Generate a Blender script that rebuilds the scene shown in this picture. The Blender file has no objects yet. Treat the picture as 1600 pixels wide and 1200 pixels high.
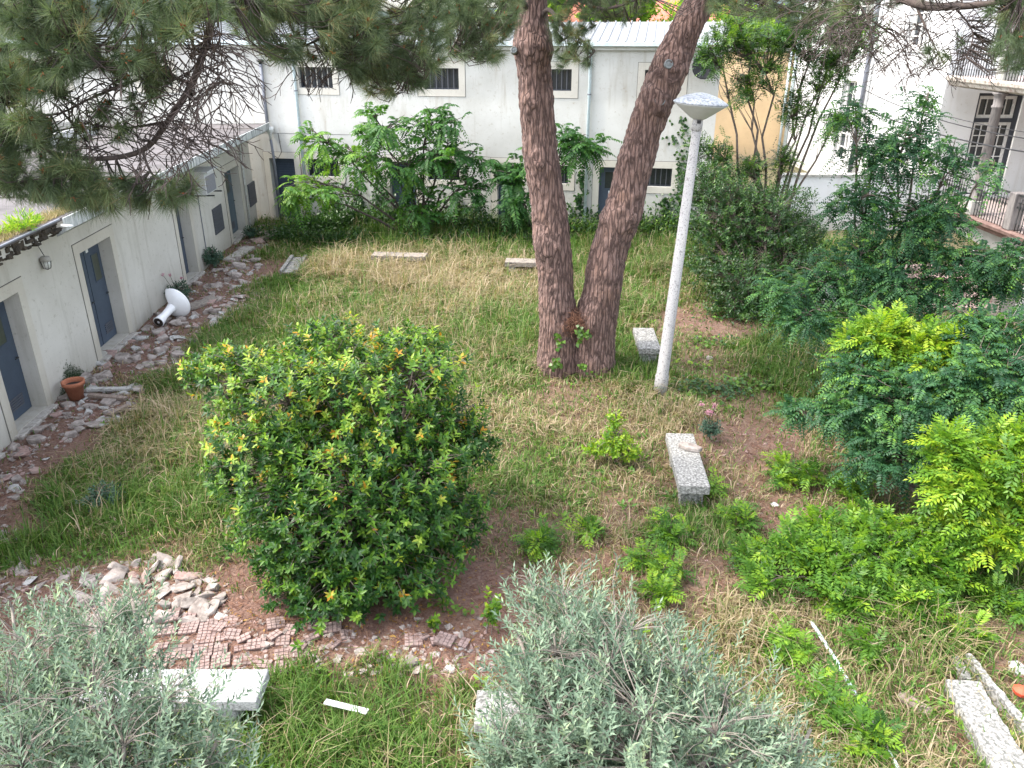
import bpy, bmesh, math, random
import numpy as np
from mathutils import Vector, Matrix, noise

random.seed(7); rng = np.random.default_rng(7)
R = math.radians
S = bpy.context.scene; COL = S.collection

# ------------------------------------------------------------------ camera, light, exposure
CAM_H = 6.1; PITCH = R(24.1); FPX = 1250.0
cd = bpy.data.cameras.new("camera"); cam = bpy.data.objects.new("camera", cd); COL.objects.link(cam)
cam.location = (0, 0, CAM_H); cam.rotation_euler = (R(90) - PITCH, 0, 0)
cd.sensor_width = 36; cd.lens = 36 * FPX / 1600; cd.clip_end = 2000; cd.clip_start = 0.05
S.camera = cam
SUN_DIR = Vector((0.55, 0.05, -0.83)).normalized()      # direction the light travels
w = bpy.data.worlds.new("World"); S.world = w; w.use_nodes = True
nt = w.node_tree; bg = nt.nodes["Background"]; sky = nt.nodes.new("ShaderNodeTexSky")
sky.sky_type = 'NISHITA'; sky.sun_disc = False
sky.sun_elevation = math.asin(-SUN_DIR.z); sky.sun_rotation = math.atan2(-SUN_DIR.x, -SUN_DIR.y)
sky.dust_density = 3.0; sky.air_density = 1.0; sky.ozone_density = 1.0
hs_ = nt.nodes.new("ShaderNodeHueSaturation"); hs_.inputs["Saturation"].default_value = .42; nt.links.new(sky.outputs[0], hs_.inputs["Color"]); nt.links.new(hs_.outputs[0], bg.inputs[0])   # thin bright cloud veil; bg.inputs[1].default_value = 0.068
ld = bpy.data.lights.new("sun", 'SUN'); ld.energy = 5.0; ld.angle = R(1.5); ld.color = (1, 0.93, 0.80)
sun = bpy.data.objects.new("sun", ld); COL.objects.link(sun)
sun.rotation_euler = SUN_DIR.to_track_quat('-Z', 'Y').to_euler()
S.view_settings.view_transform = 'Standard'; S.view_settings.look = 'None'
S.view_settings.exposure = -0.18; S.view_settings.gamma = 1; S.view_settings.use_curve_mapping = False
S.render.engine = 'CYCLES'
S.cycles.max_bounces = 6; S.cycles.diffuse_bounces = 3; S.cycles.transmission_bounces = 4; S.cycles.transparent_max_bounces = 6

# ------------------------------------------------------------------ rays: turn a place in the view into a real place
cp, sp = math.cos(PITCH), math.sin(PITCH)
def ray(u, v):
    dy = v - 600.0
    return Vector(((u - 800.0), FPX * cp - dy * sp, -(FPX * sp) - dy * cp))
def G(u, v, z=0.0):                       # point on the horizontal plane z
    r = ray(u, v); t = (z - CAM_H) / r.z
    return Vector((0, 0, CAM_H)) + r * t
def PY(u, v, y):                          # point at forward distance y
    r = ray(u, v); t = y / r.y
    return Vector((0, 0, CAM_H)) + r * t
def project(x, y, z):
    yc = y * cp - (z - CAM_H) * sp; zc = y * sp + (z - CAM_H) * cp
    return 800 + FPX * x / np.maximum(yc, .01), 600 - FPX * zc / np.maximum(yc, .01)

# ------------------------------------------------------------------ materials
def newmat(name):
    m = bpy.data.materials.new(name); m.use_nodes = True
    n = m.node_tree.nodes; b = n["Principled BSDF"]
    return m, m.node_tree, n, b
def ramp(nt, fac, stops):
    r = nt.nodes.new("ShaderNodeValToRGB"); e = r.color_ramp.elements
    while len(e) < len(stops): e.new(0.5)
    for k, (p, c) in enumerate(stops):
        e[k].position = p; e[k].color = (*c, 1)
    nt.links.new(fac, r.inputs[0]); return r.outputs[0]
def tex(nt, kind, scale, vec=None, detail=5, rough=0.6):
    t = nt.nodes.new(kind); t.inputs["Scale"].default_value = scale
    if "Detail" in t.inputs: t.inputs["Detail"].default_value = detail
    if "Roughness" in t.inputs and kind == "ShaderNodeTexNoise": t.inputs["Roughness"].default_value = rough
    if vec: nt.links.new(vec, t.inputs["Vector"])
    return t
def coords(nt, scale=(1, 1, 1), world=False):
    if world:
        g = nt.nodes.new("ShaderNodeNewGeometry"); o = g.outputs["Position"]
    else:
        g = nt.nodes.new("ShaderNodeTexCoord"); o = g.outputs["Object"]
    mp = nt.nodes.new("ShaderNodeMapping"); mp.inputs["Scale"].default_value = scale
    nt.links.new(o, mp.inputs[0]); return mp.outputs[0]
def mixc(nt, fac, a, b, mode='MIX'):
    m = nt.nodes.new("ShaderNodeMix"); m.data_type = 'RGBA'; m.blend_type = mode
    for s, val in ((m.inputs[0], fac), (m.inputs[6], a), (m.inputs[7], b)):
        if isinstance(val, (int, float)): s.default_value = val
        elif isinstance(val, tuple): s.default_value = (*val, 1)
        else: nt.links.new(val, s)
    return m.outputs[2]
def bump(nt, h, b, strength=0.4, dist=0.02):
    bn = nt.nodes.new("ShaderNodeBump"); bn.inputs["Strength"].default_value = strength; bn.inputs["Distance"].default_value = dist
    nt.links.new(h, bn.inputs["Height"]); nt.links.new(bn.outputs[0], b.inputs["Normal"])
def mottle(name, c1, c2, scale=4, c3=None, rough=0.85, bmp=0.3, bscale=40, metal=0, stretch=(1, 1, 1), world=True, bdist=0.01, lo=.35, hi=.65):
    m, nt, n, b = newmat(name); v = coords(nt, stretch, world)
    t = tex(nt, "ShaderNodeTexNoise", scale, v, 8)
    stops = [(lo, c1), (hi, c2)] if c3 is None else [(lo, c1), ((lo + hi) / 2, c2), (hi, c3)]
    c = ramp(nt, t.outputs["Fac"], stops)
    t2 = tex(nt, "ShaderNodeTexNoise", bscale, v, 6)
    c = mixc(nt, 0.35, c, ramp(nt, t2.outputs["Fac"], [(.3, (.35, .35, .35)), (.7, (1, 1, 1))]), 'MULTIPLY')
    nt.links.new(c, b.inputs["Base Color"]); b.inputs["Roughness"].default_value = rough; b.inputs["Metallic"].default_value = metal
    bump(nt, t2.outputs["Fac"], b, bmp, bdist); return m
def stucco(name, base, dirt, streak=(.30, .27, .22), amt=.5, splash=(.22, .2, .15)):
    m, nt, n, b = newmat(name)
    v = coords(nt, (1, 1, 1), True); vs = coords(nt, (2.2, 2.2, .22), True)
    big = tex(nt, "ShaderNodeTexNoise", .6, v, 8); fine = tex(nt, "ShaderNodeTexNoise", 60, v, 5); st = tex(nt, "ShaderNodeTexNoise", 1.6, vs, 8, .65)
    sp_ = tex(nt, "ShaderNodeTexNoise", 9, v, 9, .7)
    c = ramp(nt, big.outputs["Fac"], [(.3, dirt), (.62, base)])
    f = ramp(nt, st.outputs["Fac"], [(.55, (0, 0, 0)), (.8, (amt, amt, amt))])
    c = mixc(nt, f, c, streak)
    f2 = ramp(nt, sp_.outputs["Fac"], [(.58, (0, 0, 0)), (.70, (.6, .6, .6))])
    c = mixc(nt, f2, c, streak)
    dots = tex(nt, 'ShaderNodeTexNoise', 34, v, 3, .5); c = mixc(nt, ramp(nt, dots.outputs['Fac'], [(.66, (0, 0, 0)), (.74, (.45, .45, .45))]), c, (.16, .14, .10))
    sep = nt.nodes.new("ShaderNodeSeparateXYZ"); g = nt.nodes.new("ShaderNodeNewGeometry"); nt.links.new(g.outputs["Position"], sep.inputs[0])
    mr = nt.nodes.new("ShaderNodeMapRange"); mr.inputs["From Min"].default_value = 0.0; mr.inputs["From Max"].default_value = .8
    mr.inputs["To Min"].default_value = 1.0; mr.inputs["To Max"].default_value = 0.0; nt.links.new(sep.outputs[2], mr.inputs["Value"])
    mu = nt.nodes.new("ShaderNodeMath"); mu.operation = 'MULTIPLY'; nt.links.new(mr.outputs[0], mu.inputs[0]); nt.links.new(st.outputs["Fac"], mu.inputs[1])
    c = mixc(nt, mu.outputs[0], c, splash)
    nt.links.new(c, b.inputs["Base Color"]); b.inputs["Roughness"].default_value = .9
    bump(nt, fine.outputs["Fac"], b, .25, .006); return m
def plain(name, c, rough=.6, metal=0, emis=None, var=.15, scale=12):
    m, nt, n, b = newmat(name); v = coords(nt, (1, 1, 1), True); t = tex(nt, "ShaderNodeTexNoise", scale, v, 6)
    lo = tuple(x * (1 - var) for x in c); hi = tuple(min(1, x * (1 + var)) for x in c)
    nt.links.new(ramp(nt, t.outputs["Fac"], [(.3, lo), (.7, hi)]), b.inputs["Base Color"])
    b.inputs["Roughness"].default_value = rough; b.inputs["Metallic"].default_value = metal; return m
def leafmat(name, stops, rough=.45, trans=.35, spec=.4, tcol=None, k=.8):
    stops = [(p, tuple(x * k for x in c)) for p, c in stops]
    m, nt, n, b = newmat(name); a = nt.nodes.new("ShaderNodeAttribute"); a.attribute_name = "tint"
    c = ramp(nt, a.outputs["Fac"], stops)
    nt.links.new(c, b.inputs["Base Color"]); b.inputs["Roughness"].default_value = rough
    b.inputs["Specular IOR Level"].default_value = spec
    tr = nt.nodes.new("ShaderNodeBsdfTranslucent"); ms = nt.nodes.new("ShaderNodeMixShader"); ms.inputs[0].default_value = trans
    c2 = mixc(nt, 1.0, c, tcol or (1.5, 1.6, .6), 'MULTIPLY')
    nt.links.new(c2, tr.inputs[0]); nt.links.new(b.outputs[0], ms.inputs[1]); nt.links.new(tr.outputs[0], ms.inputs[2])
    nt.links.new(ms.outputs[0], n["Material Output"].inputs[0]); return m

M = {}
M['wall_grey'] = stucco("stucco_off_white", (.58, .56, .52), (.47, .45, .41), (.27, .25, .20), .65)
M['wall_back'] = stucco("stucco_white", (.52, .515, .49), (.41, .40, .37), (.27, .22, .155), .8)
M['wall_white'] = stucco("plaster_white", (.58, .58, .58), (.50, .50, .49), (.38, .35, .30), .5)
M['wall_yellow'] = stucco("plaster_yellow", (.62, .45, .26), (.50, .36, .21), (.33, .24, .15), .4)
M['trim'] = stucco("stucco_trim", (.55, .52, .46), (.46, .43, .38), (.35, .31, .25), .4)
M['joint'] = plain("joint_shadow_gap", (.09, .085, .08), .9)
M['door'] = mottle("door_blue_grey_paint", (.045, .065, .10), (.06, .085, .125), 3, rough=.5, bmp=.08, bscale=30)
M['door_pale'] = mottle("door_faded_paint", (.07, .11, .15), (.10, .14, .17), 3, rough=.55, bmp=.08)
M['dark'] = plain("dark_opening", (.012, .012, .014), .6)
M['vent'] = plain("vent_dark_grey", (.075, .08, .095), .6)
M['glass'] = plain("dark_window_glass", (.03, .035, .04), .12)
M['glass_green'] = plain("dusty_glass", (.05, .06, .045), .3)
M['concrete'] = mottle("concrete_grey", (.30, .29, .27), (.42, .41, .38), 5, (.20, .19, .17), .9, .5, 60)
M['sill'] = mottle("threshold_stone", (.33, .31, .28), (.45, .42, .38), 6, (.2, .18, .16), .9, .4, 50)
M['gutter'] = mottle("weathered_fascia", (.12, .13, .13), (.42, .44, .44), 3, (.62, .63, .62), .8, .3, 30, stretch=(3, 3, .6))
M['roofing'] = mottle("bitumen_roofing", (.075, .068, .068), (.135, .12, .122), .9, (.05, .046, .044), .95, .4, 50)
M['moss'] = mottle("dry_moss", (.14, .11, .04), (.35, .25, .10), 6, (.08, .10, .02), 1, 1, 80, bdist=.03)
M['rot'] = mottle("rotten_eave", (.03, .025, .02), (.09, .07, .05), 8, rough=1, bmp=1, bscale=30, bdist=.04)
M['roof_metal'] = mottle("roof_sheet_metal", (.22, .225, .23), (.33, .335, .34), 3, rough=.55, bmp=.05, metal=.3)
M['pipe_light'] = plain("pipe_pale_blue", (.52, .60, .62), .45)
M['pipe_dark'] = plain("pipe_grey", (.16, .17, .20), .5)
M['black'] = plain("black_cable", (.02, .02, .022), .5)
M['white_enamel'] = plain("white_enamel", (.80, .80, .82), .15, var=.03)
M['white_plastic'] = mottle("aged_white_paint", (.62, .63, .62), (.74, .75, .74), 10, (.5, .5, .48), .5, .1)
M['lamp_top'] = mottle("lamp_cover_lichen", (.44, .46, .49), (.28, .31, .36), 26, (.15, .16, .16), .5, .2, 60, lo=.42, hi=.66)
M['pole'] = mottle("speckled_concrete_pole", (.30, .285, .28), (.42, .41, .40), 30, (.18, .17, .17), .85, .5, 90)
M['granite'] = mottle("lichened_granite", (.10, .10, .09), (.22, .215, .20), 30, (.40, .39, .37), .85, .6, 45, lo=.38, hi=.62)
M['granite_white'] = mottle("pale_granite", (.17, .17, .17), (.33, .33, .33), 40, (.46, .46, .46), .7, .3, 60)
M['stone_brown'] = mottle("weathered_bench_stone", (.16, .135, .115), (.27, .235, .20), 8, (.10, .085, .075), .9, .5, 50)
M['stone'] = mottle("rubble_stone", (.17, .14, .125), (.29, .25, .225), 7, (.42, .37, .34), .95, .7, 30)
M['stone_pink'] = mottle("rubble_pink", (.25, .16, .14), (.38, .26, .23), 9, (.22, .18, .16), .95, .6, 30)
M['tile'] = mottle("pink_cement_tile", (.22, .15, .135), (.33, .24, .22), 7, (.17, .125, .11), .9, .4, 40)
M['tile_groove'] = plain("tile_groove_dirt", (.14, .095, .085), .95)
M['plaster_chunk'] = mottle("plaster_fragment", (.28, .27, .26), (.46, .45, .43), 9, (.18, .17, .155), .9, .6, 30)
M['terracotta'] = mottle("terracotta", (.35, .12, .065), (.44, .17, .09), 8, rough=.85, bmp=.1)
M['soil'] = plain("pot_soil", (.03, .022, .018), 1)
M['wood_lath'] = plain("white_painted_lath", (.66, .68, .68), .6)
M['wood_old'] = mottle("grey_timber", (.16, .12, .10), (.28, .22, .18), 6, rough=.9, stretch=(6, 1, 6))
M['iron'] = plain("black_iron", (.02, .022, .022), .5)
M['frame_white'] = plain("window_paint_white", (.66, .65, .62), .5)
M['frame_dark'] = plain("door_frame_dark", (.02, .025, .035), .5)
M['veranda_floor'] = mottle("veranda_floor_tile", (.34, .28, .27), (.42, .35, .33), 5)
M['cornice'] = mottle("worn_cornice", (.30, .22, .19), (.52, .48, .42), 5, (.16, .12, .09), .9, .6, 30)
M['brown_rail'] = mottle("rusty_brown_kerb", (.12, .065, .055), (.20, .13, .11), 6)
M['post'] = mottle("veranda_column_paint", (.14, .13, .13), (.22, .20, .19), 3, (.10, .09, .09), .8, .3, 20, stretch=(2, 2, .4))
M['roof_red'] = mottle("red_roof_tile", (.45, .13, .09), (.55, .19, .13), 1, rough=.9)
M['bark_thin'] = mottle("thin_bark", (.10, .075, .06), (.19, .155, .13), 12, rough=.95, bmp=.5)
M['bark_dark'] = mottle("dark_twig_bark", (.045, .033, .03), (.10, .075, .065), 12, rough=.95, bmp=.4)
M['bark_grey'] = mottle("grey_olive_bark", (.14, .12, .10), (.25, .22, .19), 10, rough=.95, bmp=.4)
M['hill'] = mottle("far_hill", (.10, .14, .16), (.14, .18, .18), .05)
M['paper'] = plain("white_paper", (.7, .7, .7), .8)
M['red_sign'] = plain("red_notice", (.5, .03, .03), .6)
M['ac'] = plain("air_conditioner_casing", (.55, .56, .58), .5, var=.05)
M['ac_dark'] = plain("air_conditioner_grille", (.20, .20, .23), .6)
M['scar'] = mottle("cut_branch_grey", (.16, .17, .17), (.30, .32, .32), 14)
M['cloth_red'] = plain("red_scrap", (.5, .07, .03), .7)

# pine bark
m, nt_, n_, b_ = newmat("pine_bark"); v = coords(nt_, (20, 20, 2.6), True)
wn = tex(nt_, "ShaderNodeTexNoise", 1.2, v, 4); wv = mixc(nt_, .22, v, wn.outputs["Color"])
vo = nt_.nodes.new("ShaderNodeTexVoronoi"); vo.feature = 'DISTANCE_TO_EDGE'; vo.inputs["Scale"].default_value = 1.0; nt_.links.new(wv, vo.inputs["Vector"])
fn = tex(nt_, "ShaderNodeTexNoise", 3.0, v, 8, .7); bigv = coords(nt_, (1, 1, 1), True); bn_ = tex(nt_, "ShaderNodeTexNoise", 2.2, bigv, 4)
plate = ramp(nt_, fn.outputs["Fac"], [(.3, (.11, .062, .05)), (.52, (.20, .125, .105)), (.72, (.33, .235, .21))])
plate = mixc(nt_, ramp(nt_, bn_.outputs["Fac"], [(.5, (0, 0, 0)), (.75, (.5, .5, .5))]), plate, (.26, .15, .105))
crack = ramp(nt_, vo.outputs["Distance"], [(.0, (0, 0, 0)), (.2, (1, 1, 1))])
nt_.links.new(mixc(nt_, crack, (.06, .035, .03), plate), b_.inputs["Base Color"]); b_.inputs["Roughness"].default_value = .95
ad = nt_.nodes.new("ShaderNodeMath"); ad.operation = 'ADD'; nt_.links.new(crack, ad.inputs[0]); nt_.links.new(fn.outputs["Fac"], ad.inputs[1])
bump(nt_, ad.outputs[0], b_, .9, .02); M['bark'] = m

# ground: needle litter, soil, thin turf according to a per-vertex cover value
m, nt_, n_, b_ = newmat("yard_soil"); v = coords(nt_, (1, 1, 1), True)
a = nt_.nodes.new("ShaderNodeAttribute"); a.attribute_name = "cover"
n1 = tex(nt_, "ShaderNodeTexNoise", 1.3, v, 8, .65); n2 = tex(nt_, "ShaderNodeTexNoise", 26, v, 8, .75); n3 = tex(nt_, "ShaderNodeTexNoise", 7, v, 6)
bare = ramp(nt_, n2.outputs["Fac"], [(.32, (.07, .036, .028)), (.5, (.17, .098, .076)), (.68, (.29, .20, .16))])
bare = mixc(nt_, ramp(nt_, n1.outputs["Fac"], [(.45, (0, 0, 0)), (.65, (.6, .6, .6))]), bare, (.20, .135, .10))
turf = ramp(nt_, n2.outputs["Fac"], [(.3, (.03, .028, .012)), (.55, (.09, .085, .035)), (.72, (.17, .14, .07))])
nt_.links.new(mixc(nt_, a.outputs["Fac"], bare, turf), b_.inputs["Base Color"]); b_.inputs["Roughness"].default_value = 1.0
bump(nt_, n2.outputs["Fac"], b_, .8, .03); M['ground'] = m

M['grass'] = leafmat("grass_blade", [(0, (.030, .075, .012)), (.25, (.070, .155, .022)), (.5, (.14, .215, .05)), (.62, (.20, .185, .08)), (.78, (.30, .24, .14)), (1, (.44, .35, .25))], .6, .35, .25, (1.3, 1.3, .8), 1.0)
M['bush'] = leafmat("laurel_leaf", [(0, (.014, .052, .012)), (.35, (.036, .11, .018)), (.65, (.15, .29, .03)), (.9, (.36, .48, .06)), (.96, (.50, .38, .06)), (1, (.5, .25, .03))], .42, .32, .3)
M['olive'] = leafmat("silvery_leaf", [(0, (.09, .145, .095)), (.4, (.18, .26, .18)), (.75, (.31, .40, .27)), (1, (.42, .52, .27))], .55, .28, .3, (1.1, 1.2, .9))
M['robinia'] = leafmat("blue_green_leaflet", [(0, (.018, .065, .030)), (.4, (.042, .125, .052)), (.7, (.09, .215, .055)), (1, (.22, .38, .04))], .5, .35, .3)
M['lime'] = leafmat("lime_green_leaflet", [(0, (.04, .115, .018)), (.4, (.11, .24, .03)), (.75, (.23, .39, .03)), (1, (.40, .50, .04))], .45, .4, .35)
M['albizia'] = leafmat("fresh_green_leaflet", [(0, (.02, .075, .02)), (.4, (.05, .15, .03)), (.75, (.12, .26, .04)), (1, (.22, .37, .05))], .5, .4, .3)
M['privet'] = leafmat("dark_privet_leaf", [(0, (.014, .048, .012)), (.5, (.038, .10, .02)), (.8, (.09, .19, .03)), (1, (.20, .32, .045))], .4, .3, .45)
M['bright'] = leafmat("sunny_tree_leaf", [(0, (.06, .15, .02)), (.5, (.16, .30, .03)), (1, (.32, .46, .05))], .5, .45, .3)
M['ivy'] = leafmat("ivy_leaf", [(0, (.012, .045, .012)), (.5, (.035, .10, .02)), (1, (.14, .26, .03))], .4, .25, .4)
M['needle'] = leafmat("pine_needle", [(0, (.06, .09, .045)), (.4, (.115, .165, .08)), (.75, (.20, .26, .12)), (.9, (.29, .31, .14)), (1, (.32, .21, .11))], .5, .3, .35, (1.1, 1.2, .8))
M['litter'] = leafmat("fallen_needle", [(0, (.09, .038, .025)), (.5, (.22, .105, .068)), (1, (.42, .24, .16))], .8, .1, .2, (1, 1, 1))
M['fallen'] = leafmat("fallen_yellow_leaf", [(0, (.22, .09, .025)), (1, (.45, .28, .06))], .6, .2, .3, (1, 1, 1))
M['pollen'] = leafmat("pollen_cone_scale", [(0, (.20, .055, .025)), (.6, (.34, .12, .05)), (1, (.45, .36, .09))], .7, .05, .2, (1, 1, 1))
M['flower'] = leafmat("pink_flower", [(0, (.55, .22, .30)), (1, (.7, .4, .46))], .6, .2, .3, (1, 1, 1))
M['bluish'] = leafmat("blue_green_herb_leaf", [(0, (.03, .075, .05)), (1, (.11, .19, .12))], .5, .25, .3, (1.1, 1.2, .9))

# ------------------------------------------------------------------ object helpers
def link(o, parent=None):
    COL.objects.link(o)
    if parent is not None:
        o.parent = parent
        if parent.type == 'EMPTY' or parent.matrix_basis != Matrix():
            o.matrix_parent_inverse = parent.matrix_basis.inverted()
    return o
def tag(o, label=None, cat=None, group=None, kind=None):
    if label: o['label'] = label
    if cat: o['category'] = cat
    if group: o['group'] = group
    if kind: o['kind'] = kind
    return o
def thing(name, label, cat, loc=(0, 0, 0), group=None):
    o = bpy.data.objects.new(name, None); o.location = loc; o.empty_display_size = .2
    COL.objects.link(o); return tag(o, label, cat, group)

class MB:
    def __init__(s): s.v = []; s.f = []
    def add(s, vs, fs):
        k = len(s.v); s.v += [tuple(x) for x in vs]; s.f += [tuple(i + k for i in f) for f in fs]; return s
    def box(s, lo, hi, mat=None):
        (a, b, c), (d, e, f) = lo, hi
        vs = [(a, b, c), (d, b, c), (d, e, c), (a, e, c), (a, b, f), (d, b, f), (d, e, f), (a, e, f)]
        if mat is not None: vs = [mat @ Vector(p) for p in vs]
        return s.add(vs, [(0, 3, 2, 1), (4, 5, 6, 7), (0, 1, 5, 4), (1, 2, 6, 5), (2, 3, 7, 6), (3, 0, 4, 7)])
    def prism(s, pts, z0, z1, mat=None):
        n = len(pts); vs = [(x, y, z0) for x, y in pts] + [(x, y, z1) for x, y in pts]
        if mat is not None: vs = [mat @ Vector(p) for p in vs]
        return s.add(vs, [tuple(range(n))[::-1], tuple(range(n, 2 * n))] + [(i, (i + 1) % n, n + (i + 1) % n, n + i) for i in range(n)])
    def tube(s, pts, rad, seg=6, cap=True):
        pts = [Vector(p) for p in pts]; n = len(pts)
        if not hasattr(rad, '__len__'): rad = [rad] * n
        vs = []; side = None
        for i, p in enumerate(pts):
            t = (pts[min(i + 1, n - 1)] - pts[max(i - 1, 0)])
            if t.length < 1e-9: t = Vector((0, 0, 1))
            t.normalize()
            if side is None:
                side = t.orthogonal().normalized()
            side = (side - t * side.dot(t))
            side = side.normalized() if side.length > 1e-6 else t.orthogonal().normalized()
            o = t.cross(side)
            for k in range(seg):
                a = 2 * math.pi * k / seg
                vs.append(p + (side * math.cos(a) + o * math.sin(a)) * rad[i])
        fs = [(i * seg + k, i * seg + (k + 1) % seg, (i + 1) * seg + (k + 1) % seg, (i + 1) * seg + k) for i in range(n - 1) for k in range(seg)]
        if cap: fs += [tuple(range(seg))[::-1], tuple(range((n - 1) * seg, n * seg))]
        return s.add(vs, fs)
    def lathe(s, prof, seg=24, loc=(0, 0, 0), cap=True):
        L = Vector(loc); n = len(prof); vs = []
        for r, z in prof:
            for k in range(seg):
                a = 2 * math.pi * k / seg; vs.append(L + Vector((r * math.cos(a), r * math.sin(a), z)))
        fs = [(i * seg + k, i * seg + (k + 1) % seg, (i + 1) * seg + (k + 1) % seg, (i + 1) * seg + k) for i in range(n - 1) for k in range(seg)]
        if cap: fs += [tuple(range(seg))[::-1], tuple(range((n - 1) * seg, n * seg))]
        return s.add(vs, fs)
    def mesh(s, name, mat, smooth=False, bevel=0):
        me = bpy.data.meshes.new(name); me.from_pydata(s.v, [], s.f); me.materials.append(mat)
        if bevel:
            bm = bmesh.new(); bm.from_mesh(me)
            bmesh.ops.bevel(bm, geom=list(bm.edges), offset=bevel, segments=1, affect='EDGES'); bm.to_mesh(me); bm.free()
        if smooth: me.shade_smooth()
        me.update(); return me
    def build(s, name, mat, parent=None, smooth=False, bevel=0):
        return link(bpy.data.objects.new(name, s.mesh(name, mat, smooth, bevel)), parent)

def raw_mesh(name, V, F, mat, tint=None, flat=False):
    me = bpy.data.meshes.new(name); V = np.ascontiguousarray(V, dtype=np.float32); F = np.ascontiguousarray(F, dtype=np.int32)
    me.vertices.add(len(V)); me.vertices.foreach_set("co", V.ravel())
    k = F.shape[1]; me.loops.add(F.size); me.loops.foreach_set("vertex_index", F.ravel())
    me.polygons.add(len(F)); me.polygons.foreach_set("loop_start", np.arange(0, F.size, k, dtype=np.int32))
    me.update(calc_edges=True)
    if tint is not None:
        at = me.attributes.new("tint", 'FLOAT', 'POINT'); at.data.foreach_set("value", np.ascontiguousarray(tint, dtype=np.float32))
    me.materials.append(mat)
    if not flat: me.shade_smooth()
    return me
def norm(a): return a / np.maximum(np.linalg.norm(a, axis=-1, keepdims=True), 1e-9)
TPL = {
    'quad': (np.array([(0, 0, 0), (.45, .5, .05), (1, 0, -.04), (.45, -.5, .05)]), np.array([(0, 1, 2), (0, 2, 3)])),
    'leaf': (np.array([(0, 0, 0), (.3, .5, .05), (.3, 0, 0), (.3, -.5, .05), (.7, .4, .0), (.7, -.4, .0), (1, 0, -.10)]),
             np.array([(0, 2, 1), (0, 3, 2), (1, 2, 4), (2, 3, 5), (2, 5, 6), (4, 2, 6)])),
    'needle': (np.array([(0, .5, 0), (0, -.5, 0), (1, 0, 0)]), np.array([(0, 1, 2)])),
    'ivy': (np.array([(0, 0, 0), (.15, .5, 0), (.5, .42, .03), (1, 0, -.05), (.5, -.42, .03), (.15, -.5, 0)]), np.array([(0, 2, 1), (0, 3, 2), (0, 4, 3), (0, 5, 4)])),
}
def leaf_arrays(P, A, N, L, W, tint, tpl):
    T, F = TPL[tpl]; A = norm(A); B = norm(np.cross(N, A)); C = np.cross(A, B); n = len(P); k = len(T)
    L = np.broadcast_to(L, n)[:, None, None]; W = np.broadcast_to(W, n)[:, None, None]
    V = P[:, None] + A[:, None] * T[None, :, 0:1] * L + B[:, None] * T[None, :, 1:2] * W + C[:, None] * T[None, :, 2:3] * L
    FF = (F[None] + (np.arange(n) * k)[:, None, None]).reshape(-1, 3)
    return V.reshape(-1, 3), FF, np.repeat(tint, k)
def leaf_obj(name, P, A, N, L, W, tint, mat, parent=None, tpl='quad', kind='stuff'):
    V, F, t = leaf_arrays(P, A, N, L, W, tint, tpl)
    o = link(bpy.data.objects.new(name, raw_mesh(name, V, F, mat, t)), parent)
    if kind: o['kind'] = kind
    return o
def rs(n): return norm(rng.normal(size=(n, 3)))
def ftint(tt, n):
    return np.clip(tt + rng.normal(0, .1, n), 0, 1)

def spiral_leaves(tips, dirs, per, L, ll, lw, ang, ttint, droop=.1):
    n = len(tips); idx = np.repeat(np.arange(n), per); k = np.tile(np.arange(per), n); N = len(idx)
    t = (k + rng.random(N) * .6) / per; az = k * 2.4 + np.repeat(rng.random(n) * 6.28, per)
    d = dirs[idx]; ref = np.where(np.abs(d[:, 2:3]) > .9, np.array([[1., 0, 0]]), np.array([[0, 0, 1.]]))
    s = norm(np.cross(d, ref)); o = np.cross(d, s); rad = s * np.cos(az)[:, None] + o * np.sin(az)[:, None]
    a = ang * (1.15 - .5 * t) * (1 + rng.normal(0, .15, N)); A = d * np.cos(a)[:, None] + rad * np.sin(a)[:, None]; A[:, 2] -= droop * rng.random(N)
    P = tips[idx] + d * (t - 1)[:, None] * L; Nn = norm(d + rs(N) * .35 + np.array([0, 0, .4]))
    return P, A, Nn, ll * rng.uniform(.7, 1.2, N), lw * rng.uniform(.8, 1.2, N), ftint(ttint[idx], N)
def pinnate_leaves(base, dirs, pairs, L, ll, lw, ttint, droop=.5, ang=1.15, hang=.25):
    n = len(base); Ls = L * rng.uniform(.7, 1.2, n); m = pairs * 2 + 1
    k = np.arange(m); tt = np.concatenate([(np.arange(pairs * 2) // 2 + .8) / (pairs + .5), [1.0]]); side = np.concatenate([np.where(np.arange(pairs * 2) % 2, 1, -1), [0]])
    idx = np.repeat(np.arange(n), m); t = np.tile(tt, n); sg = np.tile(side, n); N = len(idx); d = dirs[idx]; l = Ls[idx]
    P = base[idx] + d * (t * l)[:, None]; P[:, 2] -= droop * l * t * t
    T = d.copy(); T[:, 2] -= 2 * droop * t; T = norm(T)
    sd = norm(np.cross(T, np.array([[0, 0, 1.]])) + 1e-6); a = np.where(sg == 0, 0, ang)
    A = T * np.cos(a)[:, None] + sd * (np.sin(a) * sg)[:, None]; A[:, 2] -= hang; A += rng.normal(0, .1, (N, 3))
    Nn = norm(np.cross(sd, T) + rng.normal(0, .18, (N, 3)))
    env = np.clip(1.25 - 1.1 * np.abs(t - .5), .5, 1.1)
    return P, A, Nn, ll * env * rng.uniform(.85, 1.15, N), lw * env, ftint(ttint[idx], N)

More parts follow.
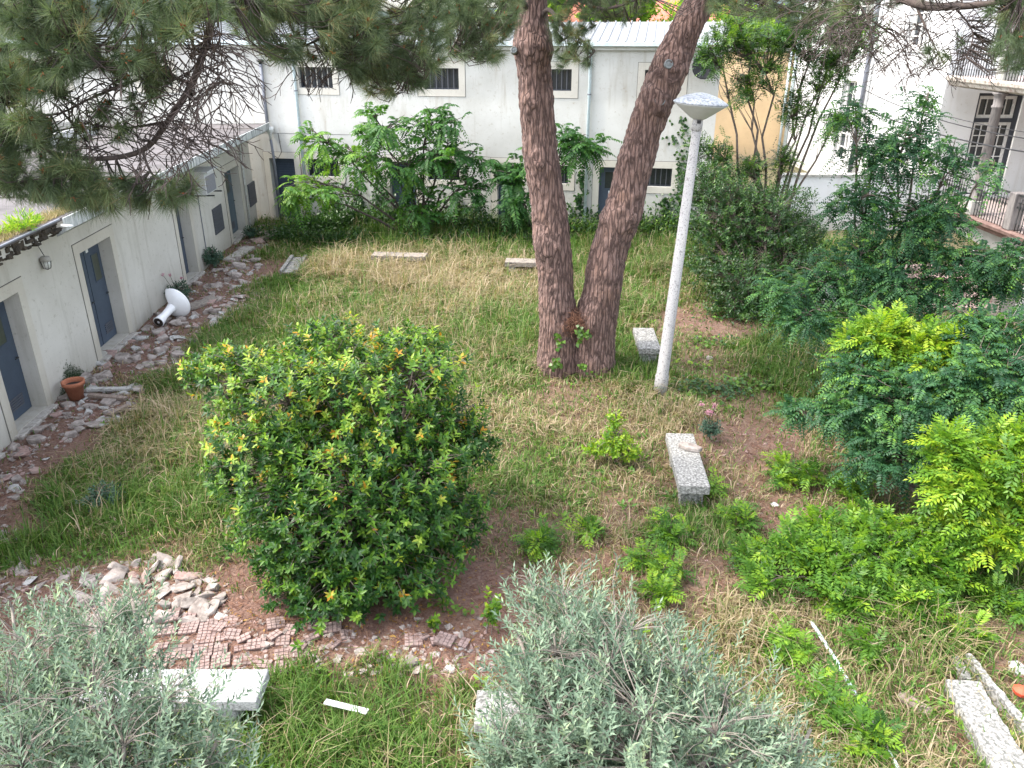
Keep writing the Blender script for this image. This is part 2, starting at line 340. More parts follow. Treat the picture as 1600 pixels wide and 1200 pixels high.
def crown_tips(lobes, n, inner=.55, upb=.5, minz=.06, jag=.18):
    """lobes: (x,y,z,rx,ry,rz[,weight]) -> tip positions and outward directions"""
    w = np.array([(l[3] * l[4] + l[3] * l[5] + l[4] * l[5]) * (l[6] if len(l) > 6 else 1) for l in lobes]); w = w / w.sum()
    idx = rng.choice(len(lobes), n, p=w); D = rs(n); D[:, 2] += .25; D = norm(D)
    C = np.array([l[:3] for l in lobes])[idx]; Rr = np.array([l[3:6] for l in lobes])[idx]
    lump = 1 + jag * np.sin(D[:, 0] * 7 + idx * 2.1) * np.sin(D[:, 1] * 6 + idx) + jag * np.sin(D[:, 2] * 9 + idx * 1.3) * .7
    f = (inner + (1 - inner) * rng.random(n) ** .45) * lump + rng.normal(0, .05, n)
    P = C + D * Rr * f[:, None]; dirs = norm(D + np.array([0, 0, upb]) + rs(n) * .45)
    ok = P[:, 2] > minz; return P[ok], dirs[ok], idx[ok], f[ok]

def curve(a, b, n=6, sag=0.0, wob=.0):
    a = Vector(a); b = Vector(b); out = []
    for i in range(n + 1):
        t = i / n; p = a.lerp(b, t); p.z += sag * 4 * t * (1 - t)
        if 0 < i < n and wob: p += Vector((random.uniform(-1, 1), random.uniform(-1, 1), random.uniform(-1, 1))) * wob
        out.append(p)
    return out

def shrub(name, label, cat, base, lobes, ntips, mode, lp, mat, bark, group=None, stems=True, stem_r=.03, tint=(.15, .85), twig_every=3,
          inner=.55, upb=.5, tpl='quad', young=None, limb_name='limb', jag=.18, twr=.004, bases=None):
    t = thing(name, label, cat, base, group); P, D, idx, f = crown_tips(lobes, ntips, inner, upb, jag=jag)
    tt = rng.uniform(tint[0], tint[1], len(P)) * .6 + .4 * (tint[0] + (tint[1] - tint[0]) * np.clip((f - .6) / .5, 0, 1))
    if young is not None: tt = young(P, tt)
    if mode == 'spiral': arr = spiral_leaves(P, D, lp['per'], lp['L'], lp['ll'], lp['lw'], lp.get('ang', 1.0), tt, lp.get('droop', .1))
    else:
        k = lp.get('fr', 4); ii = np.repeat(np.arange(len(P)), k); fd = norm(D[ii] * .5 + rs(len(ii)) * .9 + np.array([0, 0, lp.get('lift', .1)]))
        arr = pinnate_leaves(P[ii] - D[ii] * (rng.random(len(ii)) * lp['L'] * .6)[:, None], fd, lp['pairs'], lp['L'], lp['ll'], lp['lw'], tt[ii], lp.get('droop', .5), lp.get('ang', 1.15), lp.get('hang', .25))
    leaf_obj('foliage', *arr[:5], arr[5], mat, t, tpl)
    if stems:
        hubs = []
        for j, l in enumerate(lobes):
            b0 = Vector(bases[j % len(bases)]) if bases else Vector(base)
            c = Vector(l[:3]) + Vector((random.uniform(-.2, .2) * l[3], 0, l[5] * .45)); b = b0 + Vector((random.uniform(-.06, .06), random.uniform(-.06, .06), -.05))
            dist = (c - b).length; pts = curve(b, c, 7, sag=dist * .06, wob=dist * .025)
            MB().tube(pts, [stem_r * (1 - .65 * i / 7) for i in range(8)], 7).build(limb_name, bark, t, True); hubs.append(pts[-5:])
        mb = MB()
        for q in range(0, len(P), twig_every):
            p = Vector(P[q]); h = min(hubs[idx[q]], key=lambda z: (z - p).length * random.uniform(.6, 1.4) + (1.0 if z.z > p.z else 0))
            mb.tube(curve(h, p, 3, sag=.05, wob=(p - h).length * .05), [twr * 2.2, twr * 1.6, twr, twr * .6], 3, False)
        o = mb.build('twigs', bark, t, True); o['kind'] = 'stuff'
    return t
def lobe(u, v, y, r, rz=None, w=1, ry=None):
    p = PY(u, v, y); return (p.x, p.y, p.z, r, ry or r, rz or r, w)

# ------------------------------------------------------------------ ground cover control points  (u, v, density, dryness, height)
CPT = [(440,390,.7,.3,.25),(540,425,1,.92,.45),(650,440,1,.88,.45),(760,450,.8,.9,.38),(700,490,1,.65,.4),(500,480,.9,.35,.3),(430,450,.8,.15,.22),(340,540,.9,.2,.25),(400,500,.9,.25,.25),
(285,590,.9,.4,.3),(215,665,1,.75,.38),(270,690,1,.6,.38),(140,745,1,.45,.32),(90,785,1,.2,.25),(50,850,.9,.02,.28),(200,800,1,.08,.28),(300,800,1,.08,.3),(340,860,.8,.3,.2),(180,865,.8,.1,.2),(270,870,.5,.5,.12),
(770,520,1,.3,.4),(760,600,.7,.45,.28),(800,640,.7,.85,.22),(760,700,.6,.65,.2),(700,560,1,.4,.3),(880,620,.35,.5,.12),(960,660,.45,.8,.18),(1025,645,.7,.85,.22),(1010,570,.9,.15,.3),(960,480,.9,.4,.4),
(1000,420,.9,.3,.4),(1065,450,.5,.4,.2),(1085,500,.12,.5,.1),(1080,570,.4,.35,.12),(1150,520,.12,.4,.1),(1200,540,.9,.15,.3),(1250,590,1,.2,.32),(1150,620,.35,.15,.12),(1200,700,.08,.6,.1),(1290,720,.4,.7,.2),
(1150,680,.15,.6,.12),(830,740,.8,.2,.2),(900,770,.6,.4,.18),(980,800,.35,.65,.14),(780,860,.25,.4,.12),(860,850,.4,.5,.14),(950,880,.25,.7,.14),(1050,830,.8,.25,.2),(1130,830,.7,.1,.2),(1100,900,.22,.65,.14),
(1180,985,.75,.9,.25),(1060,950,.3,.8,.15),(1250,1010,.6,.75,.18),(1300,1080,.6,.55,.2),(1400,1110,.65,.6,.22),(1450,1000,1,.65,.42),(1540,900,.9,.2,.3),(1585,1020,.3,.5,.15),(1350,830,.5,.5,.2),(1230,820,.15,.6,.1),
(460,1080,1,.05,.3),(600,1055,1,.1,.3),(620,1140,1,.15,.26),(720,1120,.8,.4,.25),(500,1190,1,.1,.32),(100,1120,1,.1,.3),(300,1150,1,.1,.3),(900,1150,.8,.4,.25),(1100,1150,.8,.5,.25),(600,368,1,.05,.5),(760,372,1,.05,.45),(900,375,1,.05,.45),(1050,385,1,.1,.4),(500,372,.9,.1,.35),
(1500,1120,.45,.6,.18),(1400,700,.6,.3,.3),(1100,440,.5,.3,.2),(1400,560,.6,.2,.3),(1350,480,.6,.2,.3),(1150,760,.3,.7,.15),(1000,730,.45,.7,.18),
(100,700,.03,.5,.1),(30,735,.02,.5,.1),(150,640,.02,.5,.1),(240,570,.03,.5,.1),(300,495,.03,.5,.1),(350,440,.03,.5,.1),(400,385,.08,.4,.1),(120,665,.02,.5,.1),(0,775,.03,.5,.1),(255,540,.02,.5,.1),(20,810,.15,.4,.1),(395,420,.06,.4,.1),(330,470,.03,.5,.1),(170,650,.08,.5,.1),
(250,930,.0,.5,.1),(320,980,.0,.5,.1),(420,1010,.0,.5,.1),(560,1000,.0,.5,.1),(660,1005,.0,.5,.1),(730,960,.0,.5,.1),(765,900,.03,.5,.1),(30,930,.02,.5,.1),(120,970,0,.5,.1),(740,1030,.04,.5,.1),(810,960,.03,.5,.1),(560,960,0,.5,.1),(200,1010,0,.5,.1),(640,1020,.03,.3,.1),(350,900,.12,.5,.1),(170,900,.1,.4,.1),(840,1020,.1,.5,.1),(450,940,0,.5,.1),(350,1030,0,.5,.1)]
CG = np.array([[G(u, v).x, G(u, v).y, d, dr, h] for u, v, d, dr, h in CPT])
def cover(x, y):
    xy = np.stack([x, y], -1).reshape(-1, 2); out = []
    for a in range(0, len(xy), 20000):
        q = xy[a:a + 20000]; d2 = ((q[:, None] - CG[None, :, :2]) ** 2).sum(-1)
        sc = .35 + .03 * CG[None, :, 1]; wgt = 1 / (d2 / sc ** 2 + .05) ** 2.2
        out.append((wgt @ CG[:, 2:]) / wgt.sum(1, keepdims=True))
    o = np.concatenate(out); return o[:, 0], o[:, 1], o[:, 2]

# ------------------------------------------------------------------ ground sheet
def gz(x, y):
    return .018 * np.sin(x * 1.7 + 1) * np.sin(y * 1.3) + .012 * np.sin(x * 4.1 + y * 2.7) + .008 * np.sin(x * 9.1 - y * 7.3) - .012
fx = np.concatenate([np.array([-900, -300, -100, -40, -20]), np.arange(-11, 16.01, .1), np.array([20, 40, 100, 300, 900])])
fy = np.concatenate([np.array([-100, -20, -5]), np.arange(1, 30.01, .1), np.array([35, 45, 60, 100, 300, 1500])])
X, Y = np.meshgrid(fx, fy); nx, ny = len(fx), len(fy)
mask = (X > -11.5) & (X < 16.5) & (Y > .5) & (Y < 30.5)
Z = np.where(mask, gz(X, Y), -.012); cov, _, _ = cover(X.ravel(), Y.ravel()); cov = cov.reshape(X.shape)
V = np.stack([X, Y, Z], -1).reshape(-1, 3); i = np.arange((ny - 1) * nx).reshape(ny - 1, nx)[:, :-1].ravel()
F = np.stack([i, i + 1, i + 1 + nx, i + nx], -1); gme = raw_mesh("ground", V, F, M['ground'])
at = gme.attributes.new("cover", 'FLOAT', 'POINT'); at.data.foreach_set("value", np.clip(cov.ravel() * 1.2 - .05, 0, 1).astype(np.float32))
ground = link(bpy.data.objects.new("ground", gme)); ground['kind'] = 'structure'

hm = MB()
pts = []
for k in range(61):
    a = -1.3 + 2.6 * k / 60; r = 900; h = 35 + 18 * math.sin(k * .37) + 9 * math.sin(k * 1.1 + 1); pts.append((r * math.sin(a), r * math.cos(a), h))
vs = [(x, y, -5) for x, y, h in pts] + [(x * .97, y * .97, h * .55) for x, y, h in pts] + [(x * 1.05, y * 1.05, h) for x, y, h in pts]; n = 61
hm.add(vs, [(j * n + q, j * n + q + 1, (j + 1) * n + q + 1, (j + 1) * n + q) for j in range(2) for q in range(60)])
o = hm.build("hills", M['hill'], None, True); o['kind'] = 'structure'

# ------------------------------------------------------------------ planes of the walls
class Wall:
    def __init__(s, org, d, h):
        s.o = Vector((org[0], org[1], 0)); s.d = Vector((d[0], d[1], 0)).normalized(); s.n = Vector((s.d.y, -s.d.x, 0)); s.h = h
        s.m = Matrix(((s.d.x, s.n.x, 0, s.o.x), (s.d.y, s.n.y, 0, s.o.y), (0, 0, 1, 0), (0, 0, 0, 1)))   # local: (along, outward, up)
    def hit(s, u, v, off=0):
        r = ray(u, v); c = Vector((0, 0, CAM_H)); o = s.o + s.n * off; t = (o - c).dot(s.n) / r.dot(s.n); p = c + r * t
        return (p - s.o).dot(s.d), p.z
    def p(s, a, out, z): return s.m @ Vector((a, out, z))
    def panel(s, name, s0, s1, z0, z1, openings, mat, parent, th=.3):
        xs = sorted({s0, s1, *[q for o in openings for q in o[:2]]}); zs = sorted({z0, z1, *[q for o in openings for q in o[2:4]]})
        mb = MB(); 
        for i in range(len(xs) - 1):
            for j in range(len(zs) - 1):
                cx, cz = (xs[i] + xs[i + 1]) / 2, (zs[j] + zs[j + 1]) / 2
                if any(o[0] < cx < o[1] and o[2] < cz < o[3] for o in openings): continue
                mb.box((xs[i], -th, zs[j]), (xs[i + 1], 0, zs[j + 1]), s.m)
        return mb.build(name, mat, parent)
    def surround(s, s0, s1, z0, z1, w, parent, mat, sill=True, pr=.015):
        mb = MB(); mb.box((s0 - w, 0.001, z0 - (w if sill else 0)), (s0, pr, z1 + w), s.m); mb.box((s1, 0.001, z0 - (w if sill else 0)), (s1 + w, pr, z1 + w), s.m)
        mb.box((s0, 0.001, z1), (s1, pr, z1 + w), s.m)
        if sill: mb.box((s0, 0.001, z0 - w), (s1, pr, z0), s.m)
        o = mb.build('surround', mat, parent); g = .012; mb = MB()
        mb.box((s0 - w - g, .001, z0 - (w + g if sill else 0)), (s0 - w, .006, z1 + w + g), s.m); mb.box((s1 + w, .001, z0 - (w + g if sill else 0)), (s1 + w + g, .006, z1 + w + g), s.m)
        mb.box((s0 - w, .001, z1 + w), (s1 + w, .006, z1 + w + g), s.m)
        if sill: mb.box((s0 - w, .001, z0 - w - g), (s1 + w, .006, z0 - w), s.m)
        mb.build('joint', M['joint'], parent); return o

# ------------------------------------------------------------------ left low building
LW = Wall((-7.574, 0), (-.0416, 1), 3.0)
lb = thing('low_building', 'long low off-white outbuilding with flat roof and blue-grey doors along the left', 'building', LW.p(14, 0, 0))
def base_s(u, v): return LW.hit(u, v)[0]
ld = []
a0, a1 = base_s(17, 688), base_s(83, 630); ld.append([a0 + .2, a1 - .2, 0.06, 2.13, 'single'])
a0, a1 = base_s(154, 570), base_s(209, 523); ld.append([a0 + .2, a1 - .2, .06, LW.hit(174, 367)[1], 'double'])
a0, a1 = base_s(289, 447), base_s(313, 435); ld.append([a0 + .18, a1 - .05, .06, 2.13, 'single'])
a0, a1 = base_s(364, 392), base_s(387, 365); ld.append([a0 + .18, a1 - .1, .06, LW.hit(374, 256)[1], 'pale'])
ld.insert(0, [ld[0][0] - 2.6, ld[0][0] - .75, .06, 2.13, 'single'])
LW.panel('wall', 4, 27.35, -.05, 3.0, [tuple(o[:4]) for o in ld], M['wall_grey'], lb, .32)
for k, (s0, s1, z0, z1, kd) in enumerate(ld):
    LW.surround(s0, s1, 0, z1, .2, lb, M['trim'], False)
    MB().box((s0 - .12, -.28, -.03), (s1 + .12, .14, .05), LW.m).build('threshold', M['sill'], lb, bevel=.012)
    dm = M['door_pale'] if kd == 'pale' else M['door']
    leaves = [(s0, (s0 + s1) / 2 - .006), ((s0 + s1) / 2 + .006, s1)] if kd == 'double' else [(s0, s1)]
    MB().box((s0, -.34, .05), (s1, -.325, z1), LW.m).build('door_backing', M['dark'], lb)
    for (b0, b1) in leaves:
        d = MB().box((b0 + .008, -.29, .065), (b1 - .008, -.25, z1 - .01), LW.m).build('door', dm, lb, bevel=.004)
        if kd == 'pale': d['label'] = 'paler faded blue door with red notice'
        w_ = b1 - b0; gx0 = b0 + w_ * .38; gx1 = b0 + w_ * .78
        MB().box((gx0, -.248, 1.35), (gx1, -.243, 1.88), LW.m).build('glass_pane', M['glass_green'], d)
        fr = MB()
        for (q0, q1, y0, y1) in ((gx0 - .02, gx0, 1.33, 1.90), (gx1, gx1 + .02, 1.33, 1.90), (gx0, gx1, 1.33, 1.35), (gx0, gx1, 1.88, 1.90)): fr.box((q0, -.249, y0), (q1, -.238, y1), LW.m)
        fr.build('pane_frame', dm, d)
        for q in range(5):
            MB().box((gx0 - .05, -.249, .22 + q * .045), (gx1 + .02, -.236, .245 + q * .045), LW.m).build('louvre_slat', M['vent'], d)
        MB().tube([LW.p(b1 - .09, -.25, 1.02), LW.p(b1 - .09, -.20, 1.02), LW.p(b1 - .19, -.20, 1.02)], .009, 6).build('handle', M['iron'], d)
    if kd == 'pale':
        MB().box((s0 + .25, -.248, 1.93), (s0 + .45, -.244, 2.08), LW.m).build('notice', M['red_sign'], lb)
    if kd == 'double':
        MB().box((s0 + .78, -.248, 1.98), (s0 + .88, -.244, 2.09), LW.m).build('paper_note', M['paper'], lb)
# roof: slab, fascia with a broken stretch
MB().box((3, .02, 3.0), (27.3, .62, 3.16), LW.m).build('eave', M['wall_grey'], lb)
MB().box((3, -13, 3.0), (27.2, .02, 3.16), LW.m).build('roof_slab', M['concrete'], lb)
MB().box((3, -13, 3.163), (27.2, .68, 3.215), LW.m).build('roof', M['roofing'], lb)
for q in range(9):
    y = 4.1 + q * 2.7
    MB().box((y, -12.5, 3.2155), (y + .06, .66, 3.222), LW.m).build('roof_seam', M['rot'], lb)
sb = LW.hit(92, 350, .7)[0]
edges = [(3, sb - 4.2)] + [(sb + q * 3.2, min(27.3, sb + (q + 1) * 3.2 - .012)) for q in range(6)]
for (q0, q1) in edges:
    if q1 - q0 > .1: MB().prism([(.625, 2.93), (.80, 3.03), (.80, 3.24), (.77, 3.24), (.77, 3.06), (.66, 3.0), (.625, 3.0)], q0, q1, LW.m @ Matrix(((0, 0, 1, 0), (1, 0, 0, 0), (0, 1, 0, 0), (0, 0, 0, 1)))).build('gutter', M['gutter'], lb)
rt = MB(); 
for q in range(260):
    y = sb - 4.2 + 4.2 * random.random(); h_ = random.uniform(.02, .07); z = random.uniform(2.95, 3.13); o_ = random.uniform(.60, .68)
    rt.box((y, .55, z), (y + random.uniform(.03, .2), o_ + .02 * noise.noise(Vector((y * 5, 0, 0))), z + h_), LW.m @ Matrix.Translation((0, 0, 0)))
rt.build('rotten_edge', M['rot'], lb)
MB().tube([LW.p(3, .70, 3.22), LW.p(sb, .72, 3.22)], .018, 6).build('edge_pipe', M['pipe_dark'], lb)
for su, sv in ((344, 228), (96, 342)):
    q = LW.hit(su, sv, .8)[0]; MB().tube([LW.p(q, .77, 3.13), LW.p(q, .95, 3.12)], .03, 8).build('spout', M['white_plastic'], lb, True)
# skylight on the roof
q0 = 21.5
MB().box((q0, -8.6, 3.23), (q0 + 3.2, -3.6, 3.5), LW.m).build('skylight_kerb', M['wall_white'], lb)
for i in range(5): MB().box((q0 + .05 + i * .63, -8.5, 3.502), (q0 + .05 + i * .63 + .58, -3.7, 3.54), LW.m).build('skylight_pane', M['glass'], lb)
# vents
for (pts_) in (((330, 325), (349, 351)), ((386, 290), (400, 318))):
    s0, z1 = LW.hit(*pts_[0]); s1, z0 = LW.hit(*pts_[1])
    vp = MB().box((s0, .002, .62), (s0 + .85, .03, 1.35), LW.m).build('vent_panel', M['vent'], lb)
    for q in range(9): MB().box((s0 + .03, .03, .66 + q * .075), (s0 + .82, .04, .70 + q * .075), LW.m).build('vent_slat', M['vent'], vp)
# white band, wall cracks/conduit
sc = LW.hit(322, 395)[0]; MB().tube([LW.p(sc, .02, .1), LW.p(sc, .02, 2.0)], .012, 6).build('conduit', M['pipe_dark'], lb)
s_end = LW.hit(404, 300)[0]
MB().tube([LW.p(26.2, .05, .1), LW.p(26.2, .05, 2.7), LW.p(26.5, .2, 2.85)], .035, 8).build('downpipe', M['white_plastic'], lb, True)
# moss stain on the wall by the pot: irregular thin crust
ms = MB(); c0, _ = LW.hit(113, 600)
P = []; 
for q in range(5200):
    a = random.gauss(0, .30); zz = abs(random.gauss(0, .28)); lim = .50 - 1.0 * abs(a) ** 1.3 + .2 * noise.noise(Vector((a * 9, 0, 1)))
    if zz > lim or random.random() < (zz / max(lim, .01)) ** 1.6 * .8: continue
    P.append(LW.p(c0 + a, .004, zz))
P = np.array(P); nn = np.tile(np.array(LW.n), (len(P), 1)); A = np.tile(np.array([[0, 0, 1.]]), (len(P), 1)) + rng.normal(0, .15, (len(P), 3)); A -= nn * (A * nn).sum(1, keepdims=True)
leaf_obj('wall_moss', P + nn * rng.random((len(P), 1)) * .006, A, nn + rng.normal(0, .1, P.shape), rng.uniform(.012, .03, len(P)), rng.uniform(.01, .016, len(P)), rng.uniform(0, .12, len(P)), M['ivy'], lb, 'quad')

# air conditioner
s0, z0 = LW.hit(322, 283, .35)
ac = thing('air_conditioner', 'grey boxy air conditioner on brackets under the outbuilding eave', 'air conditioner', LW.p(s0, .1, z0 - .3))
MB().box((s0 - .42, .12, z0 - .3), (s0 + .42, .46, z0 + .27), LW.m).build('casing', M['ac'], ac, bevel=.012)
MB().box((s0 - .38, .462, z0 - .26), (s0 + .38, .475, z0 + .16), LW.m).build('grille', M['ac_dark'], ac)
MB().box((s0 - .47, .06, z0 + .275), (s0 + .47, .56, z0 + .31), LW.m).build('cover', M['ac'], ac)
for q in (-.33, .33):
    MB().box((s0 + q - .02, .0, z0 - .335), (s0 + q + .02, .62, z0 - .303), LW.m).build('bracket', M['iron'], ac)
# wall lamp
s0, z0 = LW.hit(73, 410, .1)
wl = thing('wall_lamp', 'small caged bulkhead lamp hanging by its cable on the outbuilding wall', 'lamp', LW.p(s0, .08, z0))
MB().lathe([(.03, .11), (.07, .10), (.085, .06), (.085, .02), (.03, .01)], 14, LW.p(s0, .09, z0)).build('lamp_body', M['concrete'], wl, True)
MB().lathe([(.02, -.11), (.055, -.09), (.07, -.03), (.07, .02)], 14, LW.p(s0, .09, z0)).build('glass_shade', M['white_plastic'], wl, True)
for q in range(4):
    a = q * math.pi / 4; c = LW.p(s0, .09, z0); MB().tube([c + Vector((math.cos(a) * .085, math.sin(a) * .085, .03)), c + Vector((math.cos(a) * .06, math.sin(a) * .06, -.1)), c + Vector((0, 0, -.13)), c - Vector((math.cos(a) * .06, math.sin(a) * .06, .1)), c + Vector((-math.cos(a) * .085, -math.sin(a) * .085, .03))], .004, 4).build('cage_wire', M['iron'], wl)
MB().tube([LW.p(s0, .09, z0 + .1), LW.p(s0 - .05, .05, z0 + .3), LW.p(s0 - .1, .3, 2.96)], .007, 5).build('cable', M['black'], wl)

# ------------------------------------------------------------------ back building
BWd = Vector((.9857, -.1686, 0)); BW = Wall((-7.7, 27.4), (BWd.x, BWd.y), 5.6)
bb = thing('two_storey_building', 'white two-storey building closing the back of the yard with grey metal roof', 'building', BW.p(3, 0, 0))
ends = BW.hit(1112, 250)[0]
ops = []; wins = []; doors = []
for (u0, u1) in ((467, 520), (662, 717), (845, 893), (1007, 1063)):
    s0, s1 = BW.hit(u0, 125)[0], BW.hit(u1, 130)[0]; wins.append((s0, s1, 4.30, 4.92, 'up'))
for (u0, u1) in ((480, 530), (668, 718), (848, 888), (1000, 1050)):
    s0, s1 = BW.hit(u0, 262)[0], BW.hit(u1, 270)[0]; wins.append((s0, s1, 1.52, 2.09, 'low'))
for (u0, u1) in ((427, 465), (610, 650), (777, 816), (935, 975)):
    s0, s1 = BW.hit(u0, 300)[0], BW.hit(u1, 300)[0]; doors.append((s0, s1, .05, 2.08))
for (s0, s1) in ((-4.6, -3.5), (-8.4, -7.3), (-12.2, -11.1)): wins.append((s0, s1, 4.30, 4.92, 'up'))
openings = [w_[:4] for w_ in wins] + doors
BW.panel('wall', -18, ends, -.05, 5.45, openings, M['wall_back'], bb, .3)
MB().box((ends - .3, -8, -.05), (ends, -.3, 5.45), BW.m).build('wall', M['wall_back'], bb)
mb = MB().box((-18, .001, 2.88), (3.2, .005, 2.89), BW.m)
mb.build('string_joint', M['joint'], bb)
for (s0, s1, z0, z1, kd) in wins:
    BW.surround(s0, s1, z0, z1, .2, bb, M['trim'], True)
    wn_ = MB().box((s0, -.29, z0), (s1, -.26, z1), BW.m).build('window', M['glass'], bb)
    for q in range(5):
        x = s0 + (s1 - s0) * (q + 1) / 6
        MB().box((x - .012, -.12, z0), (x + .012, -.10, z1), BW.m).build('bar', M['concrete'] if s0 < 2 and kd == 'up' else M['vent'], wn_)
    fr = MB(); fr.box((s0, -.2, z0), (s0 + .04, -.15, z1), BW.m); fr.box((s1 - .04, -.2, z0), (s1, -.15, z1), BW.m); fr.box((s0 + .04, -.2, z0), (s1 - .04, -.15, z0 + .04), BW.m); fr.box((s0 + .04, -.2, z1 - .04), (s1 - .04, -.15, z1), BW.m)
    fr.build('frame', M['frame_dark'], wn_)
for k, (s0, s1, z0, z1) in enumerate(doors):
    BW.surround(s0, s1, -.02, z1, .2, bb, M['trim'], False)
    d = MB().box((s0 + .005, -.24, z0 + .01), (s1 - .005, -.20, z1 - .005), BW.m).build('door', M['door'], bb, bevel=.004)
    if k == 0:
        for q in range(22): MB().box((s0 + .1, -.2, .25 + q * .08), (s1 - .1, -.188, .29 + q * .08), BW.m).build('louvre_slat', M['door'], d)
    else:
        MB().box((s0 + .18, -.199, 1.4), (s1 - .18, -.192, 1.9), BW.m).build('glass_pane', M['glass'], d)
        for q in range(5): MB().box((s0 + .2, -.199, .25 + q * .05), (s1 - .2, -.19, .28 + q * .05), BW.m).build('louvre_slat', M['vent'], d)
    MB().tube([BW.p(s1 - .08, -.2, 1.0), BW.p(s1 - .08, -.15, 1.0), BW.p(s1 - .18, -.15, 1.0)], .009, 6).build('handle', M['iron'], d)
    MB().box((s0 - .2, -.25, -.06), (s1 + .2, .25, .045), BW.m).build('threshold', M['sill'], bb, bevel=.012)
    if k == 3: MB().box((s0 + .30, -.199, 1.05), (s0 + .5, -.192, 1.32), BW.m).build('paper_note', M['paper'], d)
# roof sheets with ribs, cornice, gutter
MB().box((-18, -.28, 5.452), (ends + .1, .12, 5.60), BW.m).build('cornice', M['wall_back'], bb)
MB().box((-18, .125, 5.56), (ends + .25, .26, 5.68), BW.m).build('gutter', M['pipe_light'], bb, bevel=.01)
RM = BW.m
x = -18.0
while x < ends + .2:
    mb = MB(); x1 = min(x + 1.076, ends + .3)
    def rp(a, b): return (a, .2 - b, 5.66 + b * .125)
    q = x
    while q < x1 - .05:
        qe = min(q + .269, x1)
        prof = [(q, 0), (q + .02, .045), (q + .05, .045), (q + .07, 0), (qe, 0)]
        vs = []
        for (a, h) in prof:
            for b in (0, 4.6): X_ = rp(a, b); vs.append(BW.m @ Vector((X_[0], X_[1], X_[2] + h)))
        mb.add(vs, [(2 * i, 2 * i + 2, 2 * i + 3, 2 * i + 1) for i in range(4)]); q += .269
    o = mb.build('roof_sheet', M['roof_metal'], bb); sol = o.modifiers.new("thick", 'SOLIDIFY'); sol.thickness = .004
    x += 1.08
MB().box((-18, -8, 5.5), (ends, -4.42, 6.18), BW.m).build('roof_back', M['roof_metal'], bb)
# pipes
for (u0, v0, u1, v1, mt, rr) in ((459, 95, 484, 347, 'pipe_light', .05), (922, 120, 913, 362, 'pipe_light', .05)):
    s0 = BW.hit(u0, v0)[0]; MB().tube([BW.p(s0, .08, 0), BW.p(s0, .08, 5.3), BW.p(s0, .19, 5.56)], rr, 10).build('downpipe', M[mt], bb, True)
    for z in (.8, 2.4, 4.2): MB().tube([BW.p(s0, .08, z), BW.p(s0, .08, z + .04)], rr + .012, 10).build('pipe_clip', M['pipe_dark'], bb)
s0 = BW.hit(410, 110)[0]; MB().tube([BW.p(s0, .09, 3.0), BW.p(s0, .09, 5.0)], .055, 10).build('downpipe', M['pipe_dark'], bb, True)
MB().lathe([(.05, 0), (.05, .05), (.11, .08), (.11, .13), (.04, .15)], 12, BW.p(s0, .09, 5.0)).build('pipe_cap', M['iron'], bb, True)
MB().lathe([(.03, -.35), (.05, -.12), (.14, 0), (.14, .12)], 12, BW.p(s0 + .08, .16, 2.98)).build('pipe_hopper', M['white_plastic'], bb, True)
MB().tube([BW.p(s0 + .08, .16, 2.7), BW.p(s0 + .1, .12, 1.9), BW.p(s0 + .1, .1, 0)], .045, 8).build('downpipe', M['pipe_dark'], bb, True)
MB().tube([BW.p(s0 + .3, .04, 2.9), BW.p(s0 + .38, .1, 2.3), BW.p(s0 + .25, .12, 2.1), BW.p(s0 - .1, .1, 2.3)], .012, 5).build('cable', M['black'], bb, True)
MB().tube([BW.p(s0 - .55, .03, 5.4), BW.p(s0 - .5, .06, 4.6), BW.p(s0 - .35, .06, 4.0), BW.p(s0 - .05, .05, 3.5)], .012, 5).build('cable', M['black'], bb, True)
# coil of black hose hung at the right corner
c = PY(1100, 97, 24.9); hs = thing('hose_coil', 'coiled black hose hung at the top right corner of the back building', 'hose', c)
for q in range(11):
    r = .14 + .02 * q; MB().tube([c + Vector((r * math.cos(a * .3), -.012 * q, r * math.sin(a * .3) - .01 * q)) for a in range(22)], .026, 5).build('hose_loop', M['black'], hs, True)

# planks and rubble slab in the corner of the two buildings
for k, (u0, v0, u1, v1) in enumerate(((392, 376, 470, 360), (400, 366, 478, 352), (402, 356, 440, 350), (440, 358, 492, 350))):
    a, b = G(u0, v0, .06), G(u1, v1, .06); d_ = (b - a).normalized(); m_ = Matrix.Translation(a + Vector((0, 0, .015 * k))) @ d_.to_track_quat('X', 'Z').to_matrix().to_4x4()
    tag(MB().box((0, -.1, -.03), ((b - a).length, .1, .03), m_).build('plank', M['wood_old'] if k != 3 else M['plaster_chunk'], None, bevel=.006),
        ('grey old plank lying nearest the yard in the corner heap', 'grey plank second from front in the corner heap', 'short grey plank tight against the corner pipes', 'pale board lying below the leftmost back door')[k], 'plank', 'boards dumped in the corner of the yard')

# ------------------------------------------------------------------ yellow building far right behind
yb = thing('yellow_building', 'yellow plastered wall of a house behind the slender trees', 'building', (9, 41, 0))
MB().box((4.0, 41, -.05), (13.4, 45, 5.0)).build('wall', M['wall_yellow'], yb)
MB().box((3.9, 40.85, 5.0), (13.42, 45.1, 5.12)).build('coping', M['concrete'], yb)
MB().tube([(13.2, 40.9, 0), (13.2, 40.9, 5.2)], .06, 8).build('downpipe', M['pipe_light'], yb, True)
